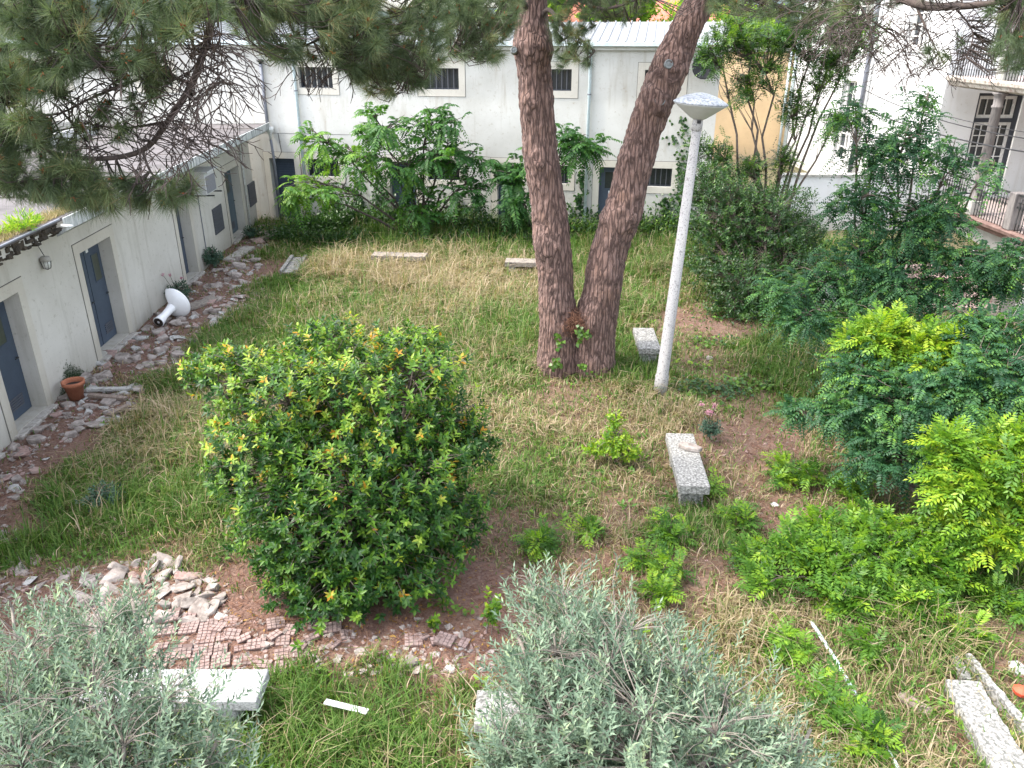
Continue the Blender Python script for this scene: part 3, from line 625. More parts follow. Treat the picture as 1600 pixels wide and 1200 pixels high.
# ------------------------------------------------------------------ white building right with veranda
wb = thing('white_house', 'tall white house on the right with pillared veranda and iron railings', 'building', (14, 27, 0))
C0 = Vector((14.0, 27.5)); WA = Wall((14.0 - .0416 * 14.5, 42.0), (.0416, -1), 9)      # faces the yard; along: from far to near
WBw = Wall((14.0, 27.5), (1, 0), 9)
tall = []
def WAs(y): return (42.0 - y)
wops = [(WAs(35.1), WAs(33.8), .95, 4.1), (WAs(35.1), WAs(33.8), 5.2, 7.6), (WAs(30.6), WAs(29.4), 5.4, 7.6)]
WA.panel('wall', 1.1, 14.5, -.05, 10, wops, M['wall_white'], wb, .3)
for (s0, s1, z0, z1) in wops:
    wn_ = MB().box((s0, -.25, z0), (s1, -.22, z1), WA.m).build('window', M['glass'], wb)
    fr = MB()
    for (q0, q1, y0, y1) in ((s0, s0 + .09, z0, z1), (s1 - .09, s1, z0, z1), (s0 + .09, s1 - .09, z0, z0 + .1), (s0 + .09, s1 - .09, z1 - .1, z1), ((s0 + s1) / 2 - .04, (s0 + s1) / 2 + .04, z0 + .1, z1 - .1)): fr.box((q0, -.21, y0), (q1, -.14, y1), WA.m)
    fr.build('frame', M['frame_white'], wn_)
    for q in range(5):
        z = z0 + (z1 - z0) * (q + 1) / 6; MB().box((s0 + .09, -.205, z), (s1 - .09, -.16, z + .035), WA.m).build('glazing_bar', M['frame_white'], wn_)
    mb = MB()
    for (q0, q1, y0, y1) in ((s0 - .16, s0, z0 - .12, z1 + .14), (s1, s1 + .16, z0 - .12, z1 + .14), (s0, s1, z1, z1 + .14), (s0, s1, z0 - .12, z0)): mb.box((q0, .002, y0), (q1, .05, y1), WA.m)
    mb.build('surround', M['wall_white'], wb)
s0 = WAs(C0.y + 5.6)
MB().tube([WA.p(s0, .1, 0), WA.p(s0, .1, 10)], .075, 10).build('downpipe', M['pipe_dark'], wb, True)
MB().tube([WA.p(s0 + .32, .06, 0), WA.p(s0 + .32, .06, 10)], .04, 8).build('downpipe', M['white_plastic'], wb, True)
MB().tube([WA.p(WAs(40.6), .1, 0), WA.p(WAs(40.6), .1, 10)], .07, 10).build('downpipe', M['pipe_light'], wb, True)
dx0, dx1 = 15.15 - 14.0, 16.62 - 14.0
WBw.panel('wall', 0.001, 14, -.05, 10, [(dx0, dx1, .85, 4.12), (4.2, 5.6, .85, 4.12), (dx0, dx1, 4.8, 8)], M['wall_white'], wb, .3)
for (a0, a1, z0, z1) in ((dx0, dx1, .85, 4.12), (4.2, 5.6, .85, 4.12), (dx0, dx1, 4.8, 8)):
    d = MB().box((a0, -.25, z0), (a1, -.23, z1), WBw.m).build('door', M['glass'], wb)
    fr = MB(); zt = z1 - .85
    for (q0, q1, y0, y1) in ((a0, a0 + .09, z0, z1), (a1 - .12, a1, z0, z1), (a0 + .09, a1 - .12, z1 - .09, z1), (a0 + .09, a1 - .12, zt - .06, zt + .06)): fr.box((q0, -.22, y0), (q1, -.08, y1), WBw.m)
    fr.build('door_frame', M['frame_dark'], d)
    mid = (a0 + a1) / 2 - .015
    for (b0, b1) in ((a0 + .095, mid - .005), (mid + .005, a1 - .125)):
        for (y0, y1, solid) in ((zt + .065, z1 - .095, 0), (z0 + .05, zt - .065, .75)):
            fr = MB()
            for (q0, q1, p0, p1) in ((b0, b0 + .09, y0, y1), (b1 - .09, b1, y0, y1), (b0 + .09, b1 - .09, y1 - .1, y1), (b0 + .09, b1 - .09, y0, y0 + .1 + solid)): fr.box((q0, -.21, p0), (q1, -.16, p1), WBw.m)
            fr.box(((b0 + b1) / 2 - .012, -.21, y0 + .1 + solid), ((b0 + b1) / 2 + .012, -.17, y1 - .1), WBw.m)
            if solid:
                for q in (1, 2, 3): z = y0 + .1 + solid + (y1 - y0 - .2 - solid) * q / 4; fr.box((b0 + .09, -.208, z), (b1 - .09, -.172, z + .025), WBw.m)
            fr.build('sash', M['frame_white'], d)
# veranda slabs (edge runs towards the camera)
VE = Wall((13.97, 27.5), (.0416, -1), 1)      # along = towards camera, outward = to the left (yard side)
ln = 10.5
for (z, top) in ((.80, M['veranda_floor']), (4.66, M['veranda_floor'])):
    MB().box((.31, -11, z - .22), (ln, -.02, z), VE.m).build('veranda_slab', top, wb)
    MB().prism([(-.02, z - .3), (.06, z - .26), (.10, z - .18), (.16, z - .12), (.18, z - .03), (.12, z + .02), (-.02, z + .02)], .31, ln, VE.m @ Matrix(((0, 0, 1, 0), (1, 0, 0, 0), (0, 1, 0, 0), (0, 0, 0, 1)))).build('cornice', M['cornice'] if z > 2 else M['brown_rail'], wb)
    if z > 2: MB().box((.31, -10.8, z - .34), (ln, -.25, z - .222), VE.m).build('ceiling', M['wall_white'], wb)
MB().box((.31, -11, -.05), (ln, -.3, .577), VE.m).build('plinth', M['wall_white'], wb)
bal = MB().lathe([(.015, 0), (.015, .2), (.026, .22), (.015, .24), (.015, .58), (.042, .66), (.015, .74), (.015, .78), (.03, .8), (.015, .82), (.015, .95)], 6).mesh('baluster', M['iron'], True)
for (z, hh) in ((.83, .95), (4.69, .95)):
    rail = MB().box((.35, .02, z + hh), (ln, .07, z + hh + .045), VE.m)
    rr_ = rail.build('railing', M['iron'], wb)
    MB().box((.35, .035, z + .76), (ln, .055, z + .775), VE.m).build('lower_rail', M['iron'], rr_)
    k = 0; x = .45
    while x < ln - .05:
        if not (abs(x - 2.85) < .26):
            o = bpy.data.objects.new('baluster', bal); o.location = VE.p(x, .045, z - .02); link(o, rr_)
        x += .135
# columns
for x in (2.85, 7.4):
    c = VE.p(x, -.1, 0)
    MB().box((c.x - .2, c.y - .2, .82), (c.x + .2, c.y + .2, 1.25)).build('pedestal', M['concrete'], wb, bevel=.02)
    MB().lathe([(.17, 1.25), (.19, 1.3), (.15, 1.36), (.15, 1.5), (.135, 3.9), (.165, 3.93), (.165, 3.97), (.135, 4.0), (.15, 4.25), (.22, 4.31), (.22, 4.34)], 16, (c.x, c.y, 0)).build('column', M['post'], wb, True)
    MB().box((c.x - .2, c.y - .26, 4.68), (c.x + .24, c.y + .14, 5.75)).build('railing_pier', M['concrete'], wb, bevel=.02)
for x in (4.9, 10.3):
    c = VE.p(x, -.02, 0); MB().box((c.x - .17, c.y - .17, .82), (c.x + .17, c.y + .17, 1.85)).build('railing_pier', M['post'], wb, bevel=.02)
# steps up to the veranda and stone pier
st = thing('stone_steps', 'worn pinkish stone steps rising to the veranda behind the leaves', 'steps', G(1450, 500))
g0 = G(1440, 505)
for q in range(6): MB().box((g0.x + .02 * q, g0.y + q * .32, 0), (g0.x + 2.0, g0.y + q * .32 + .34, .14 * (q + 1) - .012)).build('step', M['stone_pink'], st, bevel=.012)
MB().prism([(g0.y - .1, 0), (g0.y + 2.2, 0), (g0.y + 2.2, 1.1), (g0.y + 2.0, 1.1), (g0.y - .1, .35)], g0.x + 2.02, g0.x + 2.2, Matrix(((0, 0, 1, 0), (1, 0, 0, 0), (0, 1, 0, 0), (0, 0, 0, 1)))).build('stair_cheek', M['concrete'], st)
g0 = G(1557, 514)
pr = thing('stone_pillar', 'brownish square pillar near the right edge behind the leaves', 'pillar', g0)
MB().box((g0.x - .16, g0.y - .16, 0), (g0.x + .18, g0.y + .18, 1.35)).build('shaft', M['stone_brown'], pr, bevel=.015)
MB().box((g0.x - .22, g0.y - .22, 1.35), (g0.x + .24, g0.y + .24, 1.43)).build('capital', M['stone_brown'], pr, bevel=.015)
bs = thing('stone_balustrade', 'pale curved stone balustrade at the right edge beside the pillar', 'balustrade', G(1600, 500))
g0 = G(1585, 508)
for q in range(7):
    c = g0 + Vector((.12 + q * .3, .1 + q * .06, 0)); MB().lathe([(.07, .1), (.05, .2), (.1, .4), (.05, .68), (.07, .78)], 10, c).build('baluster', M['plaster_chunk'], bs, True)
MB().tube([g0 + Vector((q * .3, .1 + q * .06, .86 - .02 * (q - 3) ** 2 * .3)) for q in range(8)], .09, 8).build('handrail', M['plaster_chunk'], bs, True)
MB().tube([g0 + Vector((q * .3, .1 + q * .06, .05)) for q in range(8)], .09, 8).build('base', M['plaster_chunk'], bs, True)
g0 = G(1288, 492)
gp = thing('stone_gatepost', 'short grey stone post by the dark bush at the edge of the trees', 'post', g0)
MB().box((g0.x - .2, g0.y - .2, -.05), (g0.x + .2, g0.y + .2, .9)).build('shaft', M['concrete'], gp, bevel=.02)
MB().box((g0.x - .25, g0.y - .25, .9), (g0.x + .25, g0.y + .25, 1.0)).build('cap', M['concrete'], gp, bevel=.02)
gw = thing('garden_wall', 'low white garden wall between the dark bush and the white house', 'wall', (11, 26, 0))
MB().box((8.6, 26, -.05), (13.8, 26.25, 1.72)).build('wall', M['wall_white'], gw)
MB().box((8.55, 25.95, 1.72), (13.82, 26.3, 1.79)).build('coping', M['concrete'], gw)
# overhead cables
for k, (a, b, rr) in enumerate((((1325, 158, 32.9), (1640, 243, 21), .022), ((1352, 132, 32.6), (1640, 212, 21), .010), ((1350, 140, 32.6), (1640, 222, 21), .016))):
    pa, pb = PY(*a), PY(*b)
    tag(MB().tube(curve(pa, pb, 14, sag=-.25), rr, 5).build('overhead_cable', M['black'], None, True),
        ('thick black cable, the lowest of those crossing the white house', 'thinnest cable, the highest of those crossing the white house', 'twisted grey cable, the middle one crossing the white house')[k], 'cable', 'cables crossing in front of the white house')

# ------------------------------------------------------------------ things beyond the back roof
hh = thing('red_roofed_house', 'distant house with a red tiled roof seen above the metal roof', 'house', (6, 60, 0))
MB().box((2, 60, 0), (16, 68, 6.0)).build('wall', M['wall_white'], hh)
MB().add([(1.5, 59.5, 6), (16.5, 59.5, 6), (16.5, 68.5, 6), (1.5, 68.5, 6), (5, 64, 9.2), (13, 64, 9.2)], [(0, 1, 5, 4), (1, 2, 5), (2, 3, 4, 5), (3, 0, 4), (3, 2, 1, 0)]).build('roof', M['roof_red'], hh)
LP = dict(per=9, L=.3, ll=.2, lw=.11)
def fartree(lab, x, y, h, r, n=900):
    shrub('tree', lab, 'tree', (x, y, 0), [(x, y, h, r, r, r * .8), (x - r * .6, y, h - .8, r * .7, r * .7, r * .6), (x + r * .6, y + .5, h - .5, r * .75, r * .7, r * .6)], n, 'spiral', LP, M['bright'], M['bark_thin'], 'trees standing beyond the back buildings', stem_r=.18, tint=(.2, 1), twig_every=12, twr=.02, limb_name='branch')
fartree('bright green tree beyond the roof, left of the right pine trunk', 5.4, 44, 7.4, 1.5)
fartree('bright green tree beyond the roof behind the pine branches', 1.2, 46, 7.6, 1.4)
fartree('sunlit yellow-green tree above the yellow wall behind slender stems', 9.6, 44, 5.6, 2.6, 1500)
fartree('bright green treetop beyond the roof in the top left', -13, 42, 7.8, 2.2)
fartree('sunlit tree beside the yellow wall coping, near the white house', 12.4, 45, 5.4, 2.0, 1000)

# ------------------------------------------------------------------ street lamp (leaning)
b0 = G(1031, 614); b1 = PY(1090, 192, b0.y); top = PY(1094, 158, b0.y)
sl = thing('lamp_post', 'leaning pale speckled lamp post with wide saucer-shaped lamp head', 'lamp post', b0)
ax = (b1 - b0).normalized(); q_ = ax.to_track_quat('Z', 'Y').to_matrix().to_4x4()
MB().tube([b0 - ax * .1, b0 + ax * .35, b0 + ax * .37, b1], [.125, .12, .108, .072], 20).build('pole', M['pole'], sl, True)
lm = Matrix.Translation(b1) @ Matrix.Rotation(R(4), 4, 'Y')
def lathe_at(prof, m, seg, name, mt, parent):
    mb = MB().lathe(prof, seg); mb.v = [tuple(m @ Vector(p)) for p in mb.v]; return mb.build(name, mt, parent, True)
lathe_at([(.075, -.12), (.085, -.11), (.085, .0), (.078, .01), (.08, .06), (.095, .1)], lm, 20, 'collar', M['pole'], sl)
MB().box((-.03, -.1, .0), (.03, -.084, .05), lm).build('collar_slot', M['dark'], sl)
lathe_at([(.095, .06), (.12, .07), (.40, .27), (.42, .285)], lm, 40, 'reflector_bowl', M['ac'], sl)
lathe_at([(.40, .285), (.425, .287), (.428, .305), (.38, .335), (.25, .40), (.12, .435), (.03, .45), (.01, .45)], lm, 40, 'lamp_cover', M['lamp_top'], sl)

# ------------------------------------------------------------------ benches
def bench(lab, A, B, Wd, h, mt, th=.12, legs=(.2, .8), lmat=None, tilt=0):
    """A,B: centre line ends on the top surface (x,y); Wd width"""
    A = Vector(A); B = Vector(B); d = (B - A); L = d.length; m_ = Matrix.Translation(Vector((A.x, A.y, h))) @ Matrix.Rotation(math.atan2(d.y, d.x), 4, 'Z') @ Matrix.Rotation(tilt, 4, 'Y')
    t = thing('bench', lab, 'bench', (A.x, A.y, 0), 'stone benches around the yard')
    MB().box((0, -Wd / 2, -th), (L, Wd / 2, 0), m_).build('seat', mt, t, bevel=.008)
    for q in legs:
        if q is None: continue
        MB().box((L * q - .09, -Wd / 2 + .05, -h - .05), (L * q + .09, Wd / 2 - .05, -th - .002), m_).build('leg', lmat or mt, t, bevel=.01)
    return t
hB = .42
def top2(u, v, h): p = G(u, v, h); return Vector((p.x, p.y))
# front left pale bench: top far edge v1045, near edge v1094, right end u 418
p1, p2 = top2(419, 1045, hB), top2(398, 1096, hB); wd = abs(p1.y - p2.y); R1 = (p1 + p2) / 2 ; R1.x = top2(410, 1070, hB).x
bench('long pale granite bench at the lower left, half under the silvery shrub', (R1.x - 1.75, R1.y + .01), (R1.x, R1.y), wd, hB, M['granite_white'], .12, (.25, .82))
p1, p2 = top2(743, 1078, hB), top2(743, 1130, hB)
bench('grey bench end poking out of the large silvery shrub, bottom middle', ((p1.x + p2.x) / 2, (p1.y + p2.y) / 2), ((p1.x + p2.x) / 2 + 1.5, (p1.y + p2.y) / 2 - .05), .4, hB, M['granite'], .12, (.2, .8))
a, b = top2(1062, 675, hB), top2(1086, 758, hB)
lb1 = bench('lichened grey bench on bare litter right of the cone-shaped shrub, broken stone on it', a, b, .42, hB - .02, M['granite'], .13, (.85, .2))
a, b = top2(1005, 512, hB), top2(1016, 545, hB)
bench('grey bench strewn with brown needles between pine trunk and lamp post', a, b, .42, hB, M['granite'], .12, (.85, .2))
a, b = top2(582, 396, hB), top2(666, 398, hB)
bench('brownish bench in long grass before the back wall, left one of two', a, b, .42, hB, M['stone_brown'], .13, (.14, .86))
a, b = top2(790, 406, hB), top2(868, 408, hB)
bench('brownish bench partly hidden by the left pine trunk', a, b, .42, hB, M['stone_brown'], .13, (.15, .85), M['plaster_chunk'])
bs_ = top2(1076, 700, hB)
st_ = MB(); st_.prism([(-.17, -.05), (.0, -.09), (.16, -.04), (.18, .04), (.03, .08), (-.16, .05)], 0, .07, Matrix.Translation((bs_.x + .02, bs_.y, hB - .018)) @ Matrix.Rotation(R(-35), 4, 'Z'))
tag(st_.build('broken_stone', M['stone'], None, bevel=.012), 'broken pale stone lying on the lichened bench by the lamp post', 'stone')
# fallen hollow slab in the grass, upper left
a, b = G(452, 432), G(468, 408); d_ = (b - a).normalized(); m_ = Matrix.Translation(a + Vector((0, 0, .1))) @ d_.to_track_quat('X', 'Z').to_matrix().to_4x4()
fs_ = thing('fallen_slab', 'fallen concrete trough slab filled with needles at the upper left of the grass', 'slab', a)
Ls = (b - a).length
MB().box((0, -.24, -.04), (Ls, .24, .02), m_).build('slab_base', M['granite'], fs_, bevel=.008)
for s_ in (-1, 1): MB().box((0, s_ * .19 - .05, .02), (Ls, s_ * .19 + .05, .09), m_).build('slab_rim', M['granite'], fs_, bevel=.01)
# long kerb stones lower right
def long_stone(name, lab, u0, v0, u1, v1, wd, h, mt, cat, grp=None, jag=True):
    a, b = G(u0, v0, h), G(u1, v1, h); d = (b - a); L = d.length; ang = math.atan2(d.y, d.x); m_ = Matrix.Translation((a.x, a.y, 0)) @ Matrix.Rotation(ang, 4, 'Z')
    n = 24; pts = [(L * i / n, -wd / 2 + random.uniform(-.008, .008) * jag) for i in range(n + 1)] + [(L * i / n, wd / 2 + random.uniform(-.012, .012) * jag) for i in range(n, -1, -1)]
    return tag(MB().prism(pts, -.1, h, m_).build(name, mt, None, bevel=.006), lab, cat, grp)
long_stone('kerb_stone', 'broad pale granite kerb lying in the lower right corner', 1503, 1062, 1592, 1215, .33, .16, M['granite'], 'kerb', 'old kerbs in the lower right corner')
long_stone('kerb_stone', 'narrow pale kerb running along the far side of the broad one', 1512, 1020, 1632, 1165, .07, .14, M['granite'], 'kerb', 'old kerbs in the lower right corner')
long_stone('kerb_stone', 'short sunken kerb end above the broad kerb', 1492, 1024, 1512, 1060, .10, .08, M['granite'], 'kerb', 'old kerbs in the lower right corner')
pp = [G(1268, 972, .06), G(1305, 1030, .05), G(1345, 1100, .05), G(1400, 1195, .06), G(1425, 1240, .06)]
tag(MB().tube(pp, .022, 8).build('metal_pipe', M['pipe_light'], None, True), 'long thin rusty grey pipe lying in dry grass at lower right', 'pipe')
pp = [G(508, 1096, .2), G(574, 1112, .22)]; d_ = (pp[1] - pp[0]); m_ = Matrix.Translation(pp[0]) @ d_.normalized().to_track_quat('X', 'Z').to_matrix().to_4x4()
tag(MB().box((0, -.03, -.006), (d_.length, .03, .006), m_).build('lath', M['wood_lath'], None), 'white wooden lath lying in green grass right of the pale bench', 'lath')
tag(MB().box((0, -.06, -.02), (.32, .06, .02), Matrix.Translation(G(1455, 1115, .04)) @ Matrix.Rotation(R(130), 4, 'Z')).build('wood_scrap', M['wood_old'], None, bevel=.004), 'small grey wood offcut in the dry grass left of the broad kerb', 'wood scrap')
g0 = G(1594, 1085, .05)
tag(MB().lathe([(.02, 0), (.07, .02), (.08, .06), (.03, .09)], 9, g0).build('red_scrap', M['cloth_red'], None), 'small crumpled red scrap at the right edge beyond the kerbs', 'scrap')

# ------------------------------------------------------------------ flower pot, washbasin pedestal, debris by the wall
g0 = G(120, 622)
fp = thing('flower_pot', 'round terracotta flower pot standing by the mossy wall', 'flower pot', g0)
MB().lathe([(.115, 0), (.165, .27), (.19, .27), (.195, .34), (.172, .34), (.158, .27), (.155, .25)], 28, g0).build('pot', M['terracotta'], fp, True)
MB().lathe([(.01, .255), (.156, .26)], 20, g0, False).build('soil', M['soil'], fp)
g0 = G(248, 512); g1 = G(268, 476, .1)
wbn = thing('broken_washbasin', 'broken white washbasin on its fallen pedestal against the wall', 'washbasin', g0)
a = g0 + Vector((.02, 0, .13)); b = a + Vector((.10, .62, .16))
ax = (b - a).normalized(); qm = ax.to_track_quat('Z', 'X').to_matrix().to_4x4()
mb = MB().lathe([(.125, 0), (.12, .02), (.085, .25), (.09, .5), (.12, .66), (.12, .68)], 24); mb.v = [tuple(Matrix.Translation(a) @ qm @ Vector(p)) for p in mb.v]; mb.build('pedestal', M['white_enamel'], wbn, True)
mb = MB().lathe([(.105, -.004), (.03, -.006)], 20, (0, 0, 0), False); mb.v = [tuple(Matrix.Translation(a) @ qm @ Vector(p)) for p in mb.v]; mb.build('pedestal_hollow', M['soil'], wbn)
# basin bowl fragment: part of an elliptical bowl with a broken edge
vs, fs = [], []; nu, nv = 34, 9
for i in range(nu + 1):
    th = -.4 + 4.4 * i / nu
    for j in range(nv + 1):
        ph = .25 + j / nv * 1.25; k_ = 1 + (random.uniform(-.05, .05) if i in (0, nu) else 0)
        vs.append((.36 * math.sin(ph) * math.cos(th) * k_, .32 * math.sin(ph) * math.sin(th) * k_, .22 * (1 - math.cos(ph)) + .60))
for i in range(nu):
    for j in range(nv): q = i * (nv + 1) + j; fs.append((q, q + 1, q + nv + 2, q + nv + 1))
bm_ = Matrix.Translation(a) @ qm
mb = MB(); mb.add([bm_ @ Vector(p) for p in vs], fs); o = mb.build('basin', M['white_enamel'], wbn, True); sm = o.modifiers.new('t', 'SOLIDIFY'); sm.thickness = .022

# rubble: chunk meshes shared by many stones
def chunk(seed, flat):
    r_ = random.Random(seed); bm = bmesh.new(); 
    for _ in range(14):
        a = r_.uniform(0, 6.28); rr = r_.uniform(.65, 1); bm.verts.new((rr * math.cos(a) * .5, rr * math.sin(a) * .5 * r_.uniform(.7, 1), r_.choice((-1, 1)) * flat * r_.uniform(.6, 1)))
    bmesh.ops.convex_hull(bm, input=bm.verts); bmesh.ops.delete(bm, geom=[v_ for v_ in bm.verts if not v_.link_faces], context='VERTS')
    bmesh.ops.bevel(bm, geom=list(bm.edges), offset=.025, segments=1, affect='EDGES')
    me = bpy.data.meshes.new('stone'); bm.to_mesh(me); bm.free(); return me
def variants(mt, k0, flat, n=7):
    out = []
    for q in range(n): me = chunk(k0 + q, flat); me.materials.append(mt); out.append(me)
    return out
VS = variants(M['stone'], 10, .2) + variants(M['stone'], 30, .12); VP = variants(M['stone_pink'], 50, .12); VW = variants(M['plaster_chunk'], 70, .12)
def put(name, me, p, s, parent=ground, tilt=.25, sq=(1, 1, 1)):
    o = bpy.data.objects.new(name, me); o.location = (p.x, p.y, gz(p.x, p.y) + s * .06)
    o.rotation_euler = (random.gauss(0, tilt), random.gauss(0, tilt), random.uniform(0, 6.28)); o.scale = (s * sq[0], s * sq[1], s * sq[2]); return link(o, parent)
def inpoly(u, v, poly):
    c = False; n = len(poly)
    for i in range(n):
        (x1, y1), (x2, y2) = poly[i], poly[(i + 1) % n]
        if (y1 > v) != (y2 > v) and u < (x2 - x1) * (v - y1) / (y2 - y1) + x1: c = not c
    return c
def scatter(poly, n, mind=0.0, world=True):
    us = [p[0] for p in poly]; vs_ = [p[1] for p in poly]; out = []; tries = 0
    while len(out) < n and tries < n * 60:
        tries += 1; u, v = random.uniform(min(us), max(us)), random.uniform(min(vs_), max(vs_))
        if not inpoly(u, v, poly): continue
        p = G(u, v)
        if world and random.random() > (p.y / 24) ** 1.6 + .10: continue
        if mind and any((p - q).length < mind for q in out): continue
        out.append(p)
    return out
# heap of broken stones at lower left
PILE = [(140, 905), (235, 872), (330, 905), (352, 950), (300, 975), (215, 1005), (150, 1000), (110, 940)]
for k, p in enumerate(scatter(PILE, 62, .13, False)):
    s = random.uniform(.18, .38); pu, pv = project(p.x, p.y, 0); cz = max(0, 1 - ((pu - 225) / 90) ** 2 - ((pv - 935) / 50) ** 2)
    o = put('stone', random.choice(VS + VP[:2]), p, s, tilt=.35, sq=(random.uniform(.8, 1.3), random.uniform(.7, 1), random.uniform(.5, .9))); o.location.z += cz * .06 * random.random()
STR = [(75, 636), (205, 526), (300, 438), (390, 372), (470, 352), (480, 372), (410, 400), (400, 440), (340, 505), (260, 585), (190, 645), (110, 690), (50, 745), (0, 790), (0, 700)]
PATHL = [(-60, 700), (0, 705), (60, 690), (60, 745), (0, 800), (60, 860), (40, 960), (-60, 960)]
for p in scatter(STR, 190, .12): put('stone', random.choice(VS * 2 + VP + VW), p, random.uniform(.12, .34) * (1 + .02 * p.y), tilt=.15)
for p in scatter([(395, 480), (360, 500), (300, 540), (330, 470), (390, 440), (415, 430)], 45, .1): put('stone', random.choice(VP + VS), p, random.uniform(.12, .28), tilt=.12)
for p in scatter(PATHL, 34, .12, False): put('stone', random.choice(VS + VP), p, random.uniform(.12, .3), tilt=.15)
for p in scatter([(110, 600), (160, 600), (215, 640), (195, 665), (150, 670), (120, 655), (90, 650)], 22, .12, False): put('stone', random.choice(VW * 2 + VS), p, random.uniform(.15, .32), tilt=.25)
for u, v, s in ((110, 683, .28), (180, 650, .3), (60, 915, .22), (48, 908, .25), (98, 908, .25), (344, 940, .2), (347, 962, .2), (655, 967, .14), (628, 1035, .16), (713, 1030, .12), (720, 1012, .12), (645, 1034, .22), (702, 1045, .16), (1062, 845, .16), (1212, 790, .16), (1322, 816, .25), (1115, 482, .3), (1087, 530, .2), (1108, 560, .2), (650, 1045, .18), (560, 1015, .16), (525, 1028, .12), (412, 1013, .16), (1590, 1048, .25)):
    put('stone', random.choice(VW + VS), G(u, v), s, tilt=.1)
# long timber / plaster scraps next to the pot
for k, (u, v, L_, an, lab) in enumerate(((170, 608, .75, 12, 'farthest of the pale scraps right of the flower pot'), (168, 620, .7, -4, 'grey rotten board between pale scraps right of the flower pot'), (185, 641, .45, 75, 'short upright-lying grey offcut nearest the grass by the flower pot'))):
    g0 = G(u, v, .05); tag(MB().box((-L_ / 2, -.05, -.03), (L_ / 2, .05, .03), Matrix.Translation(g0) @ Matrix.Rotation(R(an), 4, 'Z') @ Matrix.Rotation(R(4), 4, 'Y')).build('board_scrap', M['wood_old'] if k else M['plaster_chunk'], None, bevel=.008), lab, 'board', 'scraps beside the flower pot')
for k, (u, v, L_, W_, lab) in enumerate(((238, 480 + 20, .9, .32, 'flat grey slab lying on the needles beyond the broken washbasin'), (376, 395, 1.5, .35, 'long flat slab along the wall below the far vent'))):
    u, v = ((315, 473), (374, 396))[k]; g0 = G(u, v, .03); tag(MB().box((-L_ / 2, -W_ / 2, -.05), (L_ / 2, W_ / 2, .03), Matrix.Translation(g0) @ Matrix.Rotation(R(62 + k * 22), 4, 'Z')).build('flat_slab', M['stone_brown'] if k == 0 else M['sill'], None, bevel=.012), lab, 'slab', 'slabs along the outbuilding wall')

# pink grid tiles
def tile_mesh(nx_, ny_, miss=()):
    mb = MB().box((0, 0, 0), (nx_ * .05, ny_ * .05, .022)); mb2 = MB()
    for i in range(nx_):
        for j in range(ny_):
            if (i, j) in miss: continue
            mb2.box((i * .05 + .004, j * .05 + .004, .0221), (i * .05 + .046, j * .05 + .046, .031))
    me = bpy.data.meshes.new('paving_tile'); k = len(mb.v); nf = len(mb.f); me.from_pydata(mb.v + mb2.v, [], mb.f + [tuple(i + k for i in f) for f in mb2.f])
    me.materials.append(M['tile_groove']); me.materials.append(M['tile'])
    for i, p in enumerate(me.polygons): p.material_index = 1 if i >= nf else 0
    return me
TM = [tile_mesh(4, 4), tile_mesh(4, 3), tile_mesh(3, 3), tile_mesh(3, 2), tile_mesh(4, 4, ((3, 3), (2, 3)))]
def put_tile(p, me, rz, tilt=.05, dz=.0):
    o = bpy.data.objects.new('paving_tile', me); o.location = (p.x, p.y, gz(p.x, p.y) - .004 + dz); o.rotation_euler = (random.gauss(0, tilt), random.gauss(0, tilt), rz); return link(o, ground)
org = G(300, 1030); rz0 = R(12)
for i in range(-7, 8):
    for j in range(-3, 5):
        if random.random() < .18: continue
        p = org + Matrix.Rotation(rz0, 3, 'Z') @ Vector((i * .212, j * .212, 0)); pu, pv = project(p.x, p.y, 0)
        if not inpoly(pu, pv, [(150, 1000), (290, 965), (350, 985), (440, 1005), (450, 1048), (430, 1060), (200, 1080), (120, 1060)]): continue
        put_tile(p, random.choice(TM[:2] + TM), rz0 + random.gauss(0, .05), .05)
for (u, v, k, a) in ((480, 985, 1, 5), (505, 990, 1, 10), (460, 995, 2, 80), (533, 1000, 2, 20), (445, 1020, 1, -15), (460, 1032, 2, 15), (490, 975, 2, 0), (632, 1012, 0, 8), (655, 1005, 2, 40), (704, 1015, 0, 75), (418, 988, 0, 20), (425, 1005, 3, 50), (350, 1000, 2, 0), (372, 1008, 3, 30), (345, 990, 2, 80), (675, 1010, 3, 20), (400, 1045, 3, 0), (385, 1020, 1, 10), (520, 1015, 3, 60), (727, 1015, 3, 70), (480, 1005, 3, 30)):
    put_tile(G(u, v), TM[k], R(a), .12, .012)
for p in scatter([(378, 462), (402, 445), (410, 465), (385, 490), (365, 480)], 16, .2, False): put_tile(p, random.choice(TM[:3]), random.gauss(.3, .2), .08, .01)
# small gravel-size rubble
def grit(name, polys_n, smin, smax, mt):
    V, F = [], []; base = np.array([(1, 0, 0), (0, 1, 0), (-1, 0, 0), (0, -1, 0), (0, 0, .6), (0, 0, -.6)]); fc = np.array([(0, 1, 4), (1, 2, 4), (2, 3, 4), (3, 0, 4), (1, 0, 5), (2, 1, 5), (3, 2, 5), (0, 3, 5)]); k = 0
    for poly, n in polys_n:
        for p in scatter(poly, n):
            s = random.uniform(smin, smax); v = base * np.array([s, s * random.uniform(.5, 1), s * random.uniform(.4, .9)]); a = random.uniform(0, 6.28); c, s_ = math.cos(a), math.sin(a)
            v = v + rng.normal(0, s * .18, v.shape); v = v @ np.array([[c, s_, 0], [-s_, c, 0], [0, 0, 1]]) + np.array([p.x, p.y, gz(p.x, p.y) + s * .2]); V.append(v); F.append(fc + k); k += 6
    o = link(bpy.data.objects.new(name, raw_mesh(name, np.concatenate(V), np.concatenate(F), mt, flat=True))); o.data.shade_flat(); o['kind'] = 'stuff'; return o
